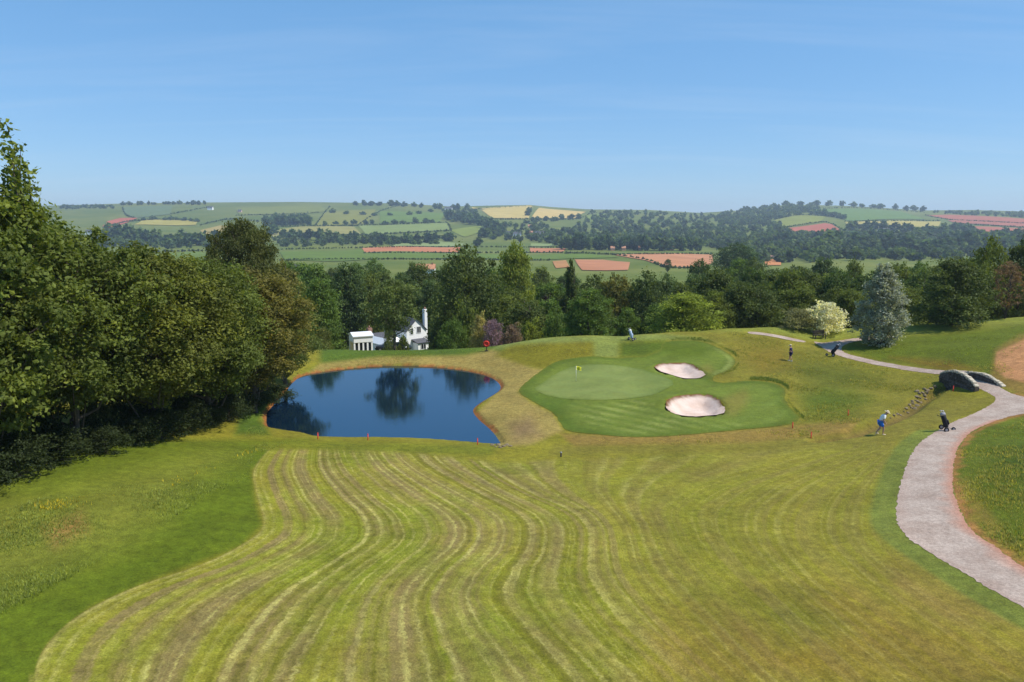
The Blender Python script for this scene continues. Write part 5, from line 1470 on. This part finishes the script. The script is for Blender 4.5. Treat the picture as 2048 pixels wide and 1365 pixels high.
# flagstick in the green
q = spot(1152, 763); fl = empty("flagstick", q); tag(fl, 'golf flagstick with small yellow flag on the putting green', 'flag')
hp = 1.42
tube_part('pole', [(0, 0, -0.1), (0, 0, hp)], 0.014, M_shirt, fl, 6)
bm = bmesh.new(); nx_, nz_ = 8, 5; gr = [[bm.verts.new((0.46 * i / nx_, 0.05 * math.sin(i * 0.9) * (i / nx_), hp - 0.02 - 0.34 * j / nz_ - 0.10 * (i / nx_) ** 1.5)) for i in range(nx_ + 1)] for j in range(nz_ + 1)]
for j in range(nz_):
    for i in range(nx_): bm.faces.new((gr[j][i], gr[j][i + 1], gr[j + 1][i + 1], gr[j + 1][i]))
bmesh.ops.solidify(bm, geom=bm.faces[:], thickness=0.008)
link('flag', bm_mesh('flag', bm, M_yel, True), fl)
tube_part('cup', [(0, 0, 0.022), (0, 0, 0.026)], [0.06, 0.06], M_rubber, fl, 14)

# red hazard stakes and a dark marker
STK = [(636,879,'red stake on the near pond bank closest to the wood'), (736,881,'red stake in the middle of the near pond bank'), (955,890,'red stake on the near pond bank by the outfall stones'),
       (1696,832,'red stake in the ditch left of the stooping golfer'), (1622,877,'red stake on the fairway edge below the right bunker'), (1585,857,'red stake at the tip of the apron'), (1906,783,'red stake in front of the stone bridge')]
for u, v, lb in STK:
    q = spot(u, v); st = empty("hazard_stake", q, 0.3); tag(st, lb, 'stake', 'red hazard stakes')
    tube_part('shaft', [(0, 0, -0.2), (0, 0, 0.42)], [0.034, 0.034], M_redp, st, 8)
    tube_part('cap', [(0, 0, 0.418), (0, 0, 0.45), (0, 0, 0.462)], [0.042, 0.042, 0.02], M_redp, st, 8)
q = spot(1122, 914); mk = empty("distance_post", q); tag(mk, 'short dark post on the fairway in front of the green', 'post')
tube_part('shaft', [(0, 0, -0.2), (0, 0, 0.26)], [0.055, 0.05], M_wood, mk, 8)
tube_part('cap', [(0, 0, 0.255), (0, 0, 0.30), (0, 0, 0.32)], [0.065, 0.065, 0.03], M_metal, mk, 8)

# ------------------------------------------------------------------ stones of the ditch and of the pond outfall
rock_me = []
for k in range(5):
    rng = np.random.default_rng(200 + k); bm = bmesh.new(); bmesh.ops.create_icosphere(bm, subdivisions=2, radius=0.5)
    sc_ = rng.uniform(0.7, 1.2, 3); ph = rng.uniform(0, 6, 6)
    for v_ in bm.verts:
        c = v_.co; f_ = 1 + 0.16 * math.sin(5 * c.x + ph[0]) + 0.16 * math.sin(6 * c.y + ph[1]) + 0.12 * math.sin(7 * c.z + ph[2]) + 0.06 * math.sin(13 * c.x + ph[3])
        v_.co = Vector((c.x * sc_[0] * f_, c.y * sc_[1] * f_, c.z * 0.72 * f_))
    rock_me.append(bm_mesh('stone', bm, M_rock))
rng = np.random.default_rng(77)
RK = [(1787,832),(1794,829),(1802,831),(1808,824),(1815,827),(1812,819),(1822,817),(1818,812),(1828,818),(1826,809),(1833,812),(1836,803),(1830,800),(1842,806),(1840,798),(1847,793),(1838,789),(1834,784),(1845,786),(1852,786),(1856,781),(1849,779),(1862,777),(1780,836),(1824,803),(1832,795),(1850,799),(1868,775)]
for i, (u, v) in enumerate(RK):
    q = spot(u + rng.uniform(-1, 1), v + rng.uniform(-1, 1)); o = link("stone", rock_me[rng.integers(0, 5)])
    s_ = rng.uniform(0.16, 0.36); o.location = (q.x, q.y, q.z + 0.10 * s_); o.scale = (s_ * rng.uniform(.8, 1.3), s_ * rng.uniform(.8, 1.2), s_); o.rotation_euler = (rng.uniform(-.3, .3), rng.uniform(-.3, .3), rng.uniform(0, 6))
    tag(o, 'rough brown field stone lying in the ditch below the stone bridge', 'stone', 'stones lining the ditch below the bridge')
for i, (u, v) in enumerate([(984,891),(991,894),(1000,896),(1007,894),(1013,891),(996,891),(1020,893)]):
    q = spot(u, v); o = link("stone", rock_me[i % 5]); s_ = rng.uniform(0.18, 0.36)
    o.location = (q.x, q.y, q.z + 0.1 * s_); o.scale = (s_ * 1.2, s_, s_ * 0.8); o.rotation_euler = (0.1, 0.1, rng.uniform(0, 6))
    tag(o, 'pale stone at the pond outfall corner', 'stone', 'stones at the pond outfall')

# ------------------------------------------------------------------ stone bridge
BX0, BX1 = 36.75, 38.75
BYC = 60.4
bz = gz(37.7, BYC)
br = empty("stone_bridge", (0, 0, 0)); tag(br, 'small hump-backed stone bridge with dark parapets and pale coping on the path', 'bridge')
def hump(t): return 0.12 + 0.70 * max(0.0, math.cos(t * math.pi / 2)) ** 0.75
for bx, lng, hk in ((BX0, 5.0, 1.0), (BX1, 5.4, 0.8)):
    bm = bmesh.new(); n = 22; th = 0.17
    ts = [-1 + 2 * i / n for i in range(n + 1)]
    prof_top = [(BYC + t * lng / 2, bz + hump(t) * hk) for t in ts]
    ar = 0.42; ac = BYC - 0.7
    zb = bz - 1.1
    bot = [(BYC + lng / 2, zb), (ac + ar, zb)] + [(ac + ar * math.cos(a), bz - 0.85 + ar * math.sin(a)) for a in np.linspace(0, math.pi, 9)] + [(ac - ar, zb), (BYC - lng / 2, zb)]
    ring_ = prof_top + bot
    A = [bm.verts.new((bx - th, a, b)) for a, b in ring_]; B_ = [bm.verts.new((bx + th, a, b)) for a, b in ring_]
    bm.faces.new(A); bm.faces.new(B_[::-1])
    for i in range(len(ring_)): bm.faces.new((A[i], B_[i], B_[(i + 1) % len(ring_)], A[(i + 1) % len(ring_)]))
    bmesh.ops.recalc_face_normals(bm, faces=bm.faces)
    bmesh.ops.triangulate(bm, faces=bm.faces[:])
    wl = link('parapet', bm_mesh('parapet', bm, M_stone_d), br)
    rng = np.random.default_rng(int(bx * 10)); ncp = 15
    fx = bx - th
    for r_ in range(9):
        zc = bz - 1.0 + r_ * 0.2; y_ = BYC - lng / 2 + rng.uniform(0, 0.2)
        while y_ < BYC + lng / 2 - 0.2:
            L_ = rng.uniform(0.24, 0.48); ym = y_ + L_ / 2; y_ += L_ + 0.03
            t_ = (ym - BYC) / (lng / 2)
            if abs(t_) > 0.98 or zc + 0.1 > bz + hump(t_) * hk or (abs(ym - ac) < ar + 0.15 and zc < bz - 0.3): continue
            if bx == BX1 and zc < bz - 0.1: continue
            bm = bmesh.new(); add_box(bm, (0, 0, 0), (0.10 + rng.uniform(0, 0.06), L_, rng.uniform(0.15, 0.19)), 0.025)
            o = link('wall_stone', bm_mesh('wall_stone', bm, [M_stone_d, M_stone_m][rng.integers(0, 2)]), wl)
            o.location = (fx, ym, zc); o.rotation_euler = (rng.uniform(-.05, .05), 0, rng.uniform(-.04, .04))
    for i in range(ncp):
        t = -1 + 2 * (i + 0.5) / ncp; y_ = BYC + t * lng / 2; z_ = bz + hump(t) * hk
        sl = math.atan2((hump(min(t + .06, 1)) - hump(max(t - .06, -1))) * hk, 0.12 * lng / 2)
        bm = bmesh.new(); add_box(bm, (0, 0, 0.0), (rng.uniform(0.34, 0.44), lng / ncp * rng.uniform(0.80, 1.02) / max(math.cos(sl), 0.5), 0.12 + rng.uniform(0, 0.16)), 0.04)
        o = link('coping_stone', bm_mesh('coping_stone', bm, M_stone_l), wl); o.location = (bx, y_, z_ + 0.05); o.rotation_euler = (sl, rng.uniform(-.05, .05), rng.uniform(-.06, .06))
bm = bmesh.new()
for k, a in enumerate(np.linspace(0, math.pi, 13)):
    for xx in (BX0 - 0.1, BX1 + 0.1): bm.verts.new((xx, BYC - 0.7 + 0.45 * math.cos(a), bz - 0.85 + 0.45 * math.sin(a)))
bm.verts.ensure_lookup_table()
for k in range(12): bm.faces.new((bm.verts[2 * k], bm.verts[2 * k + 1], bm.verts[2 * k + 3], bm.verts[2 * k + 2]))
link('arch_barrel', bm_mesh('arch_barrel', bm, M_stone_d), br)

# ------------------------------------------------------------------ haze
hb = bmesh.new(); add_box(hb, (0, 3340, 46), (25600, 6760, 190))
m_haze = bpy.data.materials.new("haze_air"); m_haze.use_nodes = True
nt = m_haze.node_tree; nt.nodes.clear()
ho = nt.nodes.new("ShaderNodeOutputMaterial"); pv = nt.nodes.new("ShaderNodeVolumePrincipled")
pv.inputs['Color'].default_value = (0.72, 0.86, 1.0, 1); pv.inputs['Density'].default_value = 0.000125; pv.inputs['Anisotropy'].default_value = 0.2
nt.links.new(pv.outputs[0], ho.inputs['Volume'])
haze = link("haze", bm_mesh("haze", hb, m_haze)); tag(haze, 'pale blue summer haze filling the valley', 'haze', kind='stuff')
